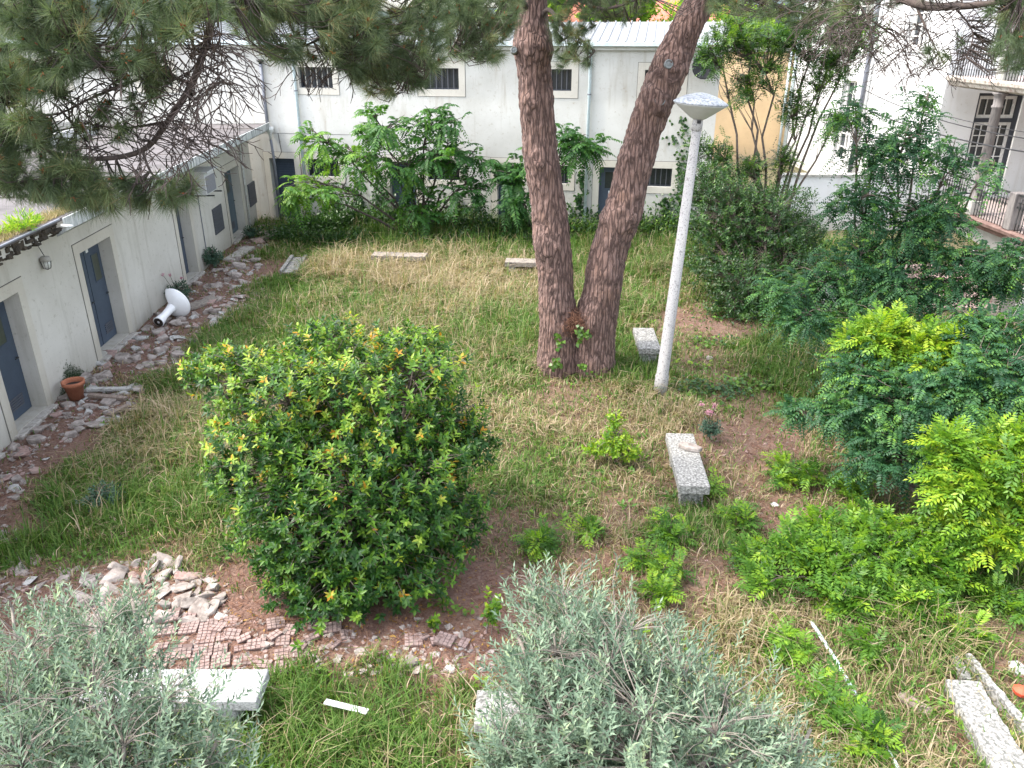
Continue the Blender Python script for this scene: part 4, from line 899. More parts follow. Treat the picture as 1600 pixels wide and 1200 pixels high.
FRONT = [(60, 890), (230, 870), (350, 900), (420, 985), (600, 985), (760, 960), (800, 1040), (700, 1060), (430, 1050), (200, 1060), (60, 1000)]
grit('gravel', [(STR, 900), (PATHL, 200), (FRONT, 500)], .018, .06, M['stone'])
grit('pebbles', [(STR, 600), (FRONT, 300), ([(1040, 700), (1300, 640), (1350, 850), (1100, 900)], 120)], .015, .045, M['stone_pink'])

# ------------------------------------------------------------------ pine tree
PB = G(897, 578)
pine = thing('pine_tree', 'old pine with two thick leaning trunks and long overhanging boughs', 'pine', PB)
def trunk_mesh(name, keys, knots, parent):
    """keys: (u, v, y, halfwidth px)"""
    P, Rr = [], []
    for (u, v, y, hw) in keys:
        p = PY(u, v, y); depth = p.y * cp - (p.z - CAM_H) * sp; P.append(p); Rr.append(hw / FPX * depth)
    n = 320; seg = 88; T = np.linspace(0, len(P) - 1, n); V = np.zeros((n, seg, 3)); 
    pts = []
    for t in T:
        i = min(int(t), len(P) - 2); f = t - i; p0, p1, p2, p3 = P[max(i - 1, 0)], P[i], P[i + 1], P[min(i + 2, len(P) - 1)]
        q = .5 * ((2 * p1) + (-p0 + p2) * f + (2 * p0 - 5 * p1 + 4 * p2 - p3) * f * f + (-p0 + 3 * p1 - 3 * p2 + p3) * f ** 3); pts.append((q, Rr[i] * (1 - f) + Rr[i + 1] * f))
    for i, (p, r) in enumerate(pts):
        t = (pts[min(i + 1, n - 1)][0] - pts[max(i - 1, 0)][0]).normalized(); sx = Vector((0, 1, 0)).cross(t).normalized(); sy = t.cross(sx)
        for k in range(seg):
            a = 2 * math.pi * k / seg; d = sx * math.cos(a) + sy * math.sin(a); q = p + d * r
            nz = noise.noise(q * 1.6) * .08 + noise.noise(q * 4.0) * .035; s3 = Vector((q.x * 12, q.y * 12, q.z * 1.5)) + Vector((noise.noise(q * 6), noise.noise(q * 6 + Vector((9, 0, 0))), noise.noise(q * 3))) * 1.1
            dd, _ = noise.voronoi(s3); ridge = min(dd[1] - dd[0], .5) / .5
            bulge = 0
            for (ku, kv, amp, sz) in knots:
                kp = knots_w[(ku, kv)]; bulge += amp * math.exp(-((q - kp).length / sz) ** 2)
            V[i, k] = p + d * (r * (1 + nz) + ridge * .024 - .015 + bulge + (noise.noise(q * 9) * .03 * (1 if bulge > .02 else .35)))
    idx = np.arange((n - 1) * seg).reshape(n - 1, seg); nxt = np.roll(np.arange(seg), -1)[None, :] + np.arange(n - 1)[:, None] * seg
    F = np.stack([idx.ravel(), nxt.ravel(), (nxt + seg).ravel(), (idx + seg).ravel()], -1)
    return link(bpy.data.objects.new(name, raw_mesh(name, V.reshape(-1, 3), F, M['bark'])), parent), pts
yb_ = PB.y
kn1 = [(822, 75, .10, .28), (850, 72, .06, .22), (822, 160, .05, .2), (820, 245, .05, .25), (845, 262, .05, .22), (843, 385, .06, .28), (860, 385, .04, .2)]
kn2 = [(1045, 105, .06, .25), (1065, 120, .05, .2), (1025, 160, .08, .28), (968, 245, .08, .22), (1035, 250, .03, .2), (955, 340, .07, .28), (990, 340, .06, .22)]
knots_w = {(a, b): PY(a, b, yb_ - .25) for a, b, _, _ in kn1 + kn2}
k1 = [(872, 600, yb_, 36), (873, 560, yb_, 34), (873, 510, yb_, 31), (869, 450, yb_, 28), (866, 400, yb_, 28), (859, 330, yb_, 28), (847, 260, yb_, 27), (841, 190, yb_, 26.5), (836, 120, yb_, 27), (832, 60, yb_, 28), (829, 0, yb_, 25), (828, -80, yb_, 24), (838, -200, yb_, 22), (850, -330, yb_ + .3, 17), (865, -480, yb_ + .5, 10)]
k2 = [(923, 606, yb_, 38), (924, 565, yb_, 36), (929, 510, yb_, 34), (941, 450, yb_, 30), (950, 400, yb_, 29), (973, 330, yb_, 28), (993, 255, yb_, 29), (1009, 200, yb_, 27), (1027, 150, yb_, 27), (1049, 100, yb_, 28), (1070, 50, yb_, 25), (1092, 5, yb_, 24), (1120, -60, yb_, 22), (1140, -200, yb_ + .2, 18), (1150, -400, yb_ + .3, 10)]
tr1, pts1 = trunk_mesh('trunk', k1, kn1, pine); tr1['label'] = 'left trunk of the forked pine'
tr2, pts2 = trunk_mesh('trunk', k2, kn2, pine); tr2['label'] = 'right trunk of the forked pine, leaning right'
# root flare / joined foot of the two trunks
mb = MB(); c = G(898, 577)
V = []; n, seg = 34, 72
for i in range(n):
    z = -.08 + i * .035; f = i / (n - 1)
    for k in range(seg):
        a = 2 * math.pi * k / seg; rx = (.60 + .16 * (1 - f) ** 3 - .22 * f ** 2); ry = (.33 + .12 * (1 - f) ** 3 - .08 * f); d = Vector((math.cos(a) * rx, math.sin(a) * ry, 0)); q = c + d + Vector((0, .28, z))
        dd, _ = noise.voronoi(Vector((q.x * 11, q.y * 11, q.z * 2.6))); V.append(q + d.normalized() * (min(dd[1] - dd[0], .35) * .09 + noise.noise(q * 2.5) * .08 + noise.noise(Vector((q.x * 5, q.y * 5, q.z))) * .05))
mb.add(V, [(i * seg + k, i * seg + (k + 1) % seg, (i + 1) * seg + (k + 1) % seg, (i + 1) * seg + k) for i in range(n - 1) for k in range(seg)] + [tuple(range((n - 1) * seg, n * seg))]); mb.build('trunk_foot', M['bark'], pine, True)
for (u, v, r) in ((838, 72, .055), (1045, 100, .055), (1031, 156, .075), (803, 78, .04)):
    p = PY(u, v, yb_ - .33); m_ = Matrix.Translation(p) @ Matrix.Rotation(R(78), 4, 'X')
    mb = MB().lathe([(r * 1.35, -.15), (r * 1.35, .0), (r * 1.1, .03), (r, .012), (r * .55, .010), (r * .5, .018), (.005, .018)], 18); mb.v = [tuple(m_ @ Vector(q)) for q in mb.v]; mb.build('branch_scar', M['scar'], pine, True)
# boughs in view: (u, v, y) chains with radii
boughs = [([(829, 20, 14.3), (760, -60, 12.5), (600, -110, 10), (450, -60, 8.3), (345, 12, 7.4), (322, 70, 7.1), (300, 130, 7.0), (262, 190, 6.9), (222, 235, 6.8), (150, 248, 6.7), (70, 235, 6.6), (20, 200, 6.5)], .05, .014),
 ([(345, 12, 7.4), (318, 26, 7.4), (250, 50, 7.2), (165, 68, 7.0), (90, 85, 6.8)], .026, .008),
 ([(450, -60, 8.3), (250, -80, 7.4), (60, -30, 6.8), (40, 0, 6.7), (95, 45, 6.6), (110, 60, 6.5)], .03, .008),
 ([(40, -60, 6.8), (60, 20, 6.6), (95, 48, 6.6)], .018, .008),
 ([(300, 130, 7.0), (240, 118, 6.9), (150, 150, 6.8), (80, 180, 6.7), (10, 160, 6.5)], .016, .005),
 ([(262, 190, 6.9), (190, 200, 6.8), (120, 190, 6.7)], .014, .005),
 ([(222, 235, 6.8), (240, 275, 6.7), (280, 300, 6.7), (300, 295, 6.7)], .014, .004),
 ([(150, 248, 6.7), (120, 275, 6.6), (60, 280, 6.5), (20, 285, 6.5)], .014, .004),
 ([(600, -110, 10), (580, -40, 9.0), (540, 20, 8.6), (500, 60, 8.4), (450, 80, 8.3)], .03, .008),
 ([(600, -110, 10), (640, -30, 9.5), (650, 40, 9.2), (640, 110, 9.0)], .03, .007),
 ([(760, -60, 12.5), (730, 0, 11.5), (720, 50, 11), (700, 85, 10.8)], .035, .008),
 ([(836, 50, 14.3), (855, 15, 14.0), (880, 40, 13.6), (905, 60, 13.4), (930, 80, 13.2)], .05, .012),
 ([(836, -20, 14.3), (890, -10, 13.6), (930, 12, 13.2), (965, 10, 13.0), (1010, -8, 12.9)], .05, .012),
 ([(1105, -10, 14.3), (1150, -8, 13.5), (1230, -30, 12.5), (1330, -35, 11.5), (1430, 5, 10.5), (1490, 10, 10), (1560, 3, 9.6), (1640, -20, 9)], .12, .018),
 ([(1150, -8, 13.5), (1200, 5, 13), (1250, 20, 12.6), (1290, 30, 12.3)], .06, .012),
 ([(1430, 5, 10.5), (1445, 40, 10.3), (1458, 68, 10.2), (1475, 100, 10.1)], .018, .005),
 ([(1490, 10, 10), (1520, 50, 9.9), (1510, 90, 9.8)], .014, .004),
 ([(1330, -35, 11.5), (1350, 20, 11.2), (1400, 60, 11), (1420, 95, 10.9)], .02, .005)]
bpts = []
for ch, r0, r1 in boughs:
    P = [PY(*c) for c in ch]; pp = []
    for i in range(len(P) - 1):
        p0, p1, p2, p3 = P[max(i - 1, 0)], P[i], P[i + 1], P[min(i + 2, len(P) - 1)]
        for s in range(5):
            f = s / 5; pp.append(.5 * ((2 * p1) + (-p0 + p2) * f + (2 * p0 - 5 * p1 + 4 * p2 - p3) * f * f + (-p0 + 3 * p1 - 3 * p2 + p3) * f ** 3))
    pp.append(P[-1]); n = len(pp); MB().tube(pp, [r0 + (r1 - r0) * (i / n) ** .7 for i in range(n)], 8).build('bough', M['bark_dark'], pine, True)
    bpts += [p for p in pp[3:]]
BP = np.array(bpts)
# needle tufts placed through the hanging masses: (polygon in view, depth range, count)
NEED = [([(0, -60), (335, -60), (345, 15), (240, 70), (250, 100), (200, 118), (140, 100), (60, 145), (0, 135), (-40, 100)], 6.2, 7.4, 400),
 ([(-30, 90), (60, 110), (90, 200), (70, 260), (-30, 270)], 6.2, 6.9, 95),
 ([(-30, 225), (70, 235), (170, 275), (270, 280), (310, 270), (312, 300), (262, 318), (150, 325), (50, 308), (-30, 295)], 6.4, 6.9, 190),
 ([(90, 130), (250, 95), (280, 150), (230, 230), (150, 250), (80, 230)], 6.5, 7.0, 38),
 ([(335, -60), (560, -60), (600, 60), (570, 110), (500, 90), (440, 100), (395, 70), (350, 40)], 7.6, 9.0, 360),
 ([(530, -60), (700, -60), (700, 90), (660, 140), (610, 155), (560, 140), (530, 80)], 8.3, 9.8, 300),
 ([(680, -60), (815, -60), (805, 60), (795, 90), (760, 95), (700, 80)], 10.3, 12.0, 260),
 ([(862, -60), (1000, -60), (1010, 0), (985, 30), (965, 45), (930, 25), (920, 70), (922, 100), (870, 105), (862, 60)], 12.8, 14.0, 210),
 ([(1110, -60), (1330, -60), (1340, 20), (1300, 40), (1255, 45), (1220, 25), (1180, 22), (1110, 12)], 11.5, 13.3, 230),
 ([(1330, -60), (1420, -60), (1430, -5), (1400, 20), (1340, 60), (1300, 80), (1290, 45)], 10.6, 11.6, 70),
 ([(1420, -60), (1640, -60), (1640, 50), (1560, 70), (1550, 20), (1500, -5), (1440, -15)], 9.2, 10.4, 100),
 ([(1550, 50), (1620, 50), (1620, 110), (1570, 110)], 9.0, 9.6, 26),
 ([(1395, 50), (1520, 60), (1510, 105), (1420, 100)], 9.7, 10.3, 7)]
T, tw, dead = [], MB(), []
for poly, y0, y1, n in NEED:
    us = [p[0] for p in poly]; vs_ = [p[1] for p in poly]; c = 0
    while c < n:
        u, v = random.uniform(min(us), max(us)), random.uniform(min(vs_), max(vs_))
        if not inpoly(u, v, poly): continue
        if noise.noise(Vector((u * .018, v * .022, 3.3))) < -.22 and random.random() < .75: c += .2; continue
        T.append(PY(u, v, random.uniform(y0, y1))); c += 1
TA = np.array(T); D2 = ((TA[:, None] - BP[None]) ** 2).sum(-1); near = D2.argmin(1); TD = np.zeros_like(TA)
for i, p in enumerate(TA):
    q = Vector(BP[near[i]]); p = Vector(p); L = (p - q).length
    mid = (p + q) / 2 + Vector((random.uniform(-.1, .1), random.uniform(-.1, .1), -.16 - .1 * L)) * min(L, 1)
    pts = [q.lerp(mid, .5) * 1.0, mid, mid.lerp(p, .6) + Vector((0, 0, -.03)), p]; tw.tube([q] + pts, [.009, .007, .006, .005, .0045], 3, False)
    dd = (p - mid).normalized() + Vector((random.gauss(0, .3), random.gauss(0, .3), random.gauss(.1, .3))); TD[i] = dd.normalized()
# bare arching twiglets
def twiglets(poly, y0, y1, n, ln_):
    us = [p[0] for p in poly]; vs_ = [p[1] for p in poly]; c = 0
    while c < n:
        u, v = random.uniform(min(us), max(us)), random.uniform(min(vs_), max(vs_))
        if not inpoly(u, v, poly): continue
        c += 1; p = PY(u, v, random.uniform(y0, y1)); a = random.uniform(0, 6.28); q = p; pts = [q]; d = Vector((math.cos(a), math.sin(a) * .6, random.uniform(-.6, .3))).normalized()
        for s in range(5):
            d = (d + Vector((random.gauss(0, .22), random.gauss(0, .2), -.16))).normalized(); q = q + d * ln_ / 5; pts.append(q)
        tw.tube(pts, [.006, .0055, .005, .0045, .004, .003], 3, False)
        for s in (2, 3, 4):
            d2 = (pts[s] - pts[s - 1]).normalized() + Vector((random.gauss(0, .6), random.gauss(0, .5), random.gauss(-.15, .4))); e = pts[s] + d2.normalized() * ln_ * .35; tw.tube([pts[s], pts[s].lerp(e, .5) + Vector((0, 0, -.015)), e], [.004, .0035, .0025], 3, False)
twiglets([(70, 120), (330, 40), (360, 60), (370, 130), (330, 230), (260, 270), (90, 250)], 6.5, 7.1, 210, .40)
twiglets([(225, 10), (360, 10), (372, 140), (350, 200), (300, 160)], 6.9, 7.3, 55, .45)
twiglets([(1230, 0), (1580, 0), (1560, 70), (1500, 110), (1400, 110), (1300, 60)], 9.8, 10.8, 190, .5)
twiglets([(430, 60), (640, 60), (600, 110), (450, 110)], 8.2, 9.0, 60, .4)
o = tw.build('twigs', M['bark_dark'], pine, True); o['kind'] = 'stuff'
K = 125; n = len(TA); idx = np.repeat(np.arange(n), K); N = n * K
along = rng.random(N); P = TA[idx] - TD[idx] * (along * .10)[:, None]; A = norm(TD[idx] * .75 + rs(N) * .7 + np.array([0, 0, -.28])); tt = np.clip(rng.uniform(.1, .84, n)[idx] + rng.normal(0, .14, N), 0, 1)
o = leaf_obj('needles', P, A, rs(N), rng.uniform(.12, .21, N), .0038, tt, M['needle'], pine, 'needle')
# brown pollen cones and pale new shoots at tuft ends
sel = rng.random(n) < .38; TT = TA[sel]; DD = TD[sel]; k = 9; idx = np.repeat(np.arange(len(TT)), k); P = TT[idx] + rs(len(idx)) * .016
A = norm(DD[idx] * .8 + rs(len(idx)) * .6); leaf_obj('pollen_cones', P, A, rs(len(idx)), rng.uniform(.018, .034, len(idx)), .012, rng.uniform(0, .7, len(TT))[idx] + (rng.random(len(idx)) > .9) * .3, M['pollen'], pine, 'leaf')
# crown above the picture: unseen clumps put in to shade yard and back wall
cl = [(-.5, 13.6, 9.8, 2.0, 1.8, .7), (2.2, 15.0, 10.4, 2.3, 2.0, .8), (4.6, 14.0, 9.4, 1.6, 1.6, .6), (.6, 16.2, 11.3, 2.2, 1.8, .8), (-2.6, 12.4, 9.0, 1.5, 1.3, .5), (3.4, 17.2, 10.2, 1.8, 1.6, .7), (-.5, 21, 8.9, 1.8, 1.4, .6), (1.6, 22.6, 8.7, 1.7, 1.4, .5), (-2.6, 23, 9.1, 1.2, 1.0, .5)]
P, D, _, _ = crown_tips(cl, 3000, .3, .5); K = 26; idx = np.repeat(np.arange(len(P)), K); N = len(idx)
leaf_obj('shade_crown', P[idx] + rng.normal(0, .05, (N, 3)), norm(D[idx] * .5 + rs(N)), rs(N), rng.uniform(.14, .24, N), .014, rng.uniform(0, .6, N), M['needle'], pine, 'needle')
for l in cl:
    s_ = Vector(pts1[-60][0]) if l[0] < 1 else Vector(pts2[-60][0]); c = Vector(l[:3]); MB().tube(curve(s_, c, 6, .3, .1), [.12, .1, .085, .07, .055, .045, .03], 7).build('bough', M['bark_dark'], pine, True)
# needle litter lodged in the fork and a few ivy leaves
c = PY(897, 500, yb_ - .30); n = 1500; P = np.array(c) + rng.normal(0, 1, (n, 3)) * np.array([.15, .07, .12]); P[:, 2] -= np.abs(P[:, 0] - c.x) * .5
leaf_obj('lodged_needles', P, norm(rs(n) + np.array([0, 0, -.5])), rs(n), rng.uniform(.08, .14, n), .006, rng.uniform(.2, .9, n), M['litter'], pine, 'needle')
def ivy_strip(name, lab, pts, n, sc, size, y=None, grp=None, tint=(.2, 1), parent=None):
    Pv = []
    for _ in range(n):
        k = random.randrange(len(pts)); p = pts[k]; Pv.append(p + Vector((random.gauss(0, sc), random.gauss(0, sc * .4), random.gauss(0, sc))))
    P = np.array(Pv); A = rs(len(P)) * .7 + np.array([0, -.1, -.5]); o = leaf_obj(name, P, A, norm(rs(len(P)) * .5 + np.array([0, -1, .6])), rng.uniform(.7, 1.2, len(P)) * size, size * .9, rng.uniform(*tint, len(P)), M['ivy'], parent, 'ivy')
    if lab: tag(o, lab, 'ivy', grp)
    return o
ys = yb_ - .46
ivy_strip('ivy', 'pale green ivy climbing the foot of the forked pine', [PY(*q, ys) for q in ((868, 525), (872, 545), (868, 560), (875, 535), (905, 515), (908, 525), (905, 532), (918, 522), (873, 570), (912, 572), (916, 578), (865, 572))], 120, .035, .075, tint=(.6, 1))

# ------------------------------------------------------------------ shrubs and trees
# big laurel-like bush
BB = G(565, 925)
def bl(u, v, y, r, rz=None, w=1): return lobe(u, v, y, r, rz, w)
bl_l = [bl(545, 660, 8.7, .85), bl(630, 640, 8.7, .85), bl(450, 640, 8.8, .8), bl(370, 590, 9.1, .52, .42), bl(320, 575, 9.2, .28, .24), bl(510, 560, 9.3, .55, .5), bl(640, 560, 9.3, .52, .42), bl(420, 720, 8.2, .7), bl(690, 690, 8.6, .62, .55), bl(735, 700, 8.7, .32, .3),
        bl(540, 790, 7.9, .95, .8), bl(640, 780, 8.0, .78), bl(460, 810, 7.7, .62), bl(520, 895, 7.45, .78, .45), bl(610, 880, 7.6, .7, .5), bl(455, 900, 7.5, .42, .4), bl(690, 810, 8.1, .5), bl(355, 745, 8.3, .3, .22)]
def young_sunlit_bush(P, tt):  # lighter leaves likelier higher up: young growth, and sunlit top put into the tint
    t = rng.uniform(.1, .58, len(P)); hi = rng.random(len(P)) < np.clip((P[:, 2] - 1.2) / 2.2, .04, .42); t[hi] = rng.uniform(.55, .9, hi.sum()); y = rng.random(len(P)) < .012; t[y] = .97; return t
shrub('laurel_bush', 'big rounded glossy green bush with yellowing leaves in the middle of the yard', 'bush', BB, bl_l, 6600, 'spiral', dict(per=9, L=.10, ll=.08, lw=.030, ang=1.1, droop=.3), M['bush'], M['bark_thin'], stem_r=.04, young=young_sunlit_bush, inner=.6, upb=.8, twig_every=4, tpl='leaf', jag=.26)
# two silvery shrubs, near
def young_ol(P, tt): return np.clip(rng.uniform(.15, .75, len(P)) + rng.normal(0, .08, len(P)), 0, 1)
OLP = dict(per=17, L=.23, ll=.058, lw=.0135, ang=.8, droop=.02)
shrub('silvery_shrub', 'silvery grey-green narrow-leaved shrub filling the bottom left corner', 'shrub', (-2.3, 2.9, 0),
      [lobe(60, 1040, 4.0, .5, .35), lobe(170, 1010, 4.1, .5, .32), lobe(110, 960, 4.5, .35, .2, .6), lobe(210, 950, 4.4, .26, .18, .5), lobe(30, 1150, 3.6, .55), lobe(160, 1130, 3.6, .6), lobe(280, 1120, 3.6, .38, .3), lobe(330, 1190, 3.4, .35), lobe(230, 1210, 3.3, .5), lobe(20, 960, 4.6, .25, .15, .5), lobe(80, 1250, 3.2, .6)],
      1450, 'spiral', OLP, M['olive'], M['bark_grey'], 'silvery shrubs along the bottom', stem_r=.03, young=young_ol, inner=.35, upb=.8, jag=.4, twig_every=2, twr=.0025)
shrub('silvery_shrub', 'large silvery grey-green narrow-leaved shrub at the bottom, right of the middle', 'shrub', (.9, 2.9, 0),
      [lobe(880, 960, 4.3, .42, .3), lobe(830, 930, 4.5, .24, .2, .6), lobe(970, 1010, 4.1, .5, .3), lobe(930, 1090, 3.8, .6), lobe(1040, 1090, 3.8, .55, .35), lobe(860, 1060, 3.9, .42), lobe(810, 1010, 4.1, .22, .18, .6), lobe(1120, 1110, 3.8, .38, .24), lobe(1190, 1140, 3.7, .28, .2), lobe(860, 1170, 3.5, .5), lobe(980, 1180, 3.4, .6), lobe(1110, 1190, 3.4, .5), lobe(1230, 1180, 3.6, .28, .2), lobe(1265, 1150, 3.8, .16, .14, .5), lobe(790, 1180, 3.4, .25)],
      2050, 'spiral', OLP, M['olive'], M['bark_grey'], 'silvery shrubs along the bottom', stem_r=.03, young=young_ol, inner=.35, upb=.8, jag=.4, twig_every=2, twr=.0025)
# feathery trees by the back wall
ALB = dict(fr=3, L=.62, pairs=12, ll=.15, lw=.055, droop=.55, ang=1.2, hang=.35)
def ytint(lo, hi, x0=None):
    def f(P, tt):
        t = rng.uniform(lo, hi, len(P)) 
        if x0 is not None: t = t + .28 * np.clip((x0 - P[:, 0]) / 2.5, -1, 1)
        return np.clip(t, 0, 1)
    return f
a0 = G(655, 372)
shrub('silk_tree', 'feathery bright green sapling tree with thin stems before the back wall', 'tree', a0,
      [lobe(600, 200, 24.2, 1.2, .6), lobe(560, 250, 24.0, 1.2, .5), lobe(500, 290, 23.8, 1.2, .4), lobe(460, 310, 23.6, .5, .2), lobe(640, 260, 24, 1.1, .7), lobe(500, 215, 24.2, .8, .3), lobe(700, 240, 24.2, 1.2, .6), lobe(730, 290, 24.0, .9, .6), lobe(660, 320, 23.9, .9, .5), lobe(680, 190, 24.3, .9, .5), lobe(745, 245, 24.3, .5, .3)],
      215, 'pinnate', ALB, M['albizia'], M['bark_dark'], 'feathery trees in front of the back wall', stem_r=.045, young=ytint(.25, .75, -3.6), twig_every=1, inner=.15, twr=.009, limb_name='branch')
shrub('silk_tree', 'feathery dark green sapling showing on both sides of the left pine trunk', 'tree', G(835, 375),
      [lobe(905, 225, 24, .75, .4), lobe(890, 215, 24.2, .4, .3), lobe(800, 275, 24, .7, .5), lobe(805, 320, 23.8, .6, .5), lobe(830, 250, 24, .6, .4)], 85, 'pinnate', ALB, M['albizia'], M['bark_dark'], 'feathery trees in front of the back wall', stem_r=.035, young=ytint(.05, .5), twig_every=3, inner=.3, twr=.009, limb_name='branch')
# slender many-stemmed tree, upper right
PV = dict(fr=3, L=.32, pairs=6, ll=.075, lw=.032, droop=.15, ang=1.1, hang=.1)
sb0 = G(1195, 420)
shrub('slender_tree', 'tall open tree of thin bare stems with small leaves before the yellow wall', 'tree', sb0,
      [lobe(1110, 90, 21, .45, .5), lobe(1150, 60, 21, .7, .6), lobe(1200, 90, 21, .8, .8), lobe(1165, 140, 21, .5, .4), lobe(1260, 60, 21, .8, .6), lobe(1290, 120, 21, .7, .6), lobe(1250, 170, 21, .6, .5), lobe(1310, 90, 21, .6, .6), lobe(1340, 60, 20.8, .6, .5), lobe(1120, 250, 21, .45, .5), lobe(1170, 270, 21, .55, .4), lobe(1300, 200, 20.8, .4, .4), lobe(1225, 250, 21, .4, .4), lobe(1085, 230, 21.2, .25, .5)],
      1050, 'pinnate', PV, M['privet'], M['bark_thin'], stem_r=.045, young=ytint(.2, .95), twig_every=2, inner=.2, twr=.007, limb_name='stem')
# dense dark bush below it
shrub('dark_bush', 'dense dark green bush beside the bare litter, under the slender tree', 'bush', G(1180, 490),
      [lobe(1130, 330, 19.5, 1.1, .9), lobe(1200, 350, 19.3, 1.2, 1.0), lobe(1120, 400, 18.8, .8, .9), lobe(1170, 440, 18.0, 1.0, .8), lobe(1230, 430, 18.3, .9, .9), lobe(1150, 480, 17.5, .65, .45), lobe(1100, 290, 20, .7, .6), lobe(1240, 380, 19, .8, .8)],
      4600, 'spiral', dict(per=9, L=.2, ll=.085, lw=.036, ang=1.1), M['privet'], M['bark_thin'], stem_r=.04, young=ytint(0, .75), inner=.5, twig_every=5)
# blue-green pinnate tree (large) at right
RB = dict(fr=4, L=.33, pairs=9, ll=.058, lw=.027, droop=.55, ang=1.3, hang=.35)
rb0 = G(1345, 600)
shrub('locust_tree', 'tall blue-green tree with drooping feathered leaves before the white house', 'tree', rb0,
      [lobe(1225, 460, 12.5, .5, .3), lobe(1280, 450, 12.8, .6, .45), lobe(1350, 420, 13, .8, .55), lobe(1340, 330, 13.2, .6, .5), lobe(1420, 360, 13, .8, .6), lobe(1400, 240, 13.4, .6, .5), lobe(1440, 170, 13.6, .4, .35), lobe(1360, 240, 13.6, .5, .4), lobe(1330, 180, 13.6, .4, .35), lobe(1475, 325, 12.6, .42, .35), lobe(1480, 250, 12.8, .35, .35), lobe(1548, 262, 12.4, .3, .14), lobe(1500, 420, 12.2, .7, .5), lobe(1575, 445, 11.8, .45, .22), lobe(1420, 450, 12.2, .7, .4), lobe(1560, 410, 11.6, .45, .25), lobe(1600, 395, 11.4, .4, .3), lobe(1250, 500, 12.2, .5, .25), lobe(1350, 500, 12, .6, .3)],
      1050, 'pinnate', RB, M['robinia'], M['bark_thin'], 'locust saplings along the right side', stem_r=.035, young=ytint(.0, .75), inner=.3, twig_every=3, twr=.005, limb_name='branch')
RB2 = dict(fr=4, L=.31, pairs=9, ll=.062, lw=.028, droop=.5, ang=1.3, hang=.3)
shrub('locust_tree', 'nearer blue-green leafy tree hanging over the right of the litter', 'tree', G(1450, 800),
      [lobe(1400, 640, 9.6, .75, .6), lobe(1330, 650, 9.8, .45, .4), lobe(1290, 640, 10, .28, .2), lobe(1340, 580, 10.2, .45, .4), lobe(1500, 610, 9.4, .8, .6), lobe(1580, 600, 9.2, .6, .5), lobe(1420, 700, 9.2, .65, .4), lobe(1345, 720, 9.3, .28, .25), lobe(1520, 690, 9.0, .6, .4), lobe(1240, 640, 10.4, .2, .12), lobe(1580, 520, 9.8, .5, .3), lobe(1520, 520, 10, .4, .35)],
      760, 'pinnate', RB2, M['robinia'], M['bark_thin'], 'locust saplings along the right side', stem_r=.03, young=ytint(.05, .8), inner=.35, twig_every=3, twr=.004, limb_name='branch')
LM = dict(fr=4, L=.30, pairs=6, ll=.088, lw=.034, droop=.2, ang=.95, hang=.05)
shrub('lime_shrub', 'bright yellow-green leafy shrub rising among the blue-green trees', 'shrub', G(1400, 720),
      [lobe(1380, 525, 10.4, .42, .3), lobe(1430, 545, 10.2, .5, .35), lobe(1330, 535, 10.6, .25, .2), lobe(1490, 540, 10.1, .4, .3), lobe(1500, 590, 9.8, .35, .3)],
      230, 'pinnate', LM, M['lime'], M['bark_thin'], 'lime green shrubs of the right side', stem_r=.02, young=ytint(.35, 1), inner=.3, twig_every=3, twr=.004)
shrub('lime_shrub', 'lush lime-green climbing shrub at the right edge above the kerbs', 'shrub', G(1560, 900),
      [lobe(1530, 740, 8.2, .55, .4), lobe(1590, 760, 8.0, .5, .5), lobe(1490, 770, 8.1, .32, .3), lobe(1530, 830, 7.8, .4, .3), lobe(1590, 840, 7.7, .4, .35), lobe(1475, 700, 8.4, .2, .25), lobe(1590, 700, 8.4, .35, .3)],
      360, 'pinnate', LM, M['lime'], M['bark_thin'], 'lime green shrubs of the right side', stem_r=.02, young=ytint(.25, .95), inner=.35, twig_every=3, twr=.004)
shrub('lime_shrub', 'low spreading lime-green shrub on the ground above the metal pipe', 'shrub', G(1370, 945),
      [lobe(1300, 880, 7.7, .42, .25), lobe(1380, 870, 7.8, .5, .32), lobe(1450, 890, 7.6, .4, .3), lobe(1240, 850, 8.0, .32, .18), lobe(1200, 905, 7.6, .26, .16), lobe(1330, 930, 7.3, .35, .2), lobe(1420, 940, 7.2, .4, .22), lobe(1460, 840, 8.0, .3, .25), lobe(1280, 820, 8.3, .25, .15), lobe(1360, 820, 8.2, .3, .2)],
      400, 'pinnate', LM, M['lime'], M['bark_thin'], 'lime green shrubs of the right side', stem_r=.015, young=ytint(.1, .75), inner=.3, twig_every=3, twr=.004)
shrub('small_shrub', 'small cone-shaped yellow-green shrub left of the lichened bench', 'shrub', G(958, 722),
      [lobe(958, 690, 10.7, .32, .24), lobe(962, 660, 10.8, .16, .2), lobe(930, 700, 10.6, .2, .12), lobe(985, 705, 10.6, .2, .14)], 210, 'spiral', dict(per=8, L=.12, ll=.062, lw=.034, ang=1.1), M['lime'], M['bark_thin'], stem_r=.012, young=ytint(.45, 1), inner=.3, twig_every=3)
FR = dict(fr=3, L=.26, pairs=7, ll=.075, lw=.026, droop=.25, ang=1.0, hang=.05)
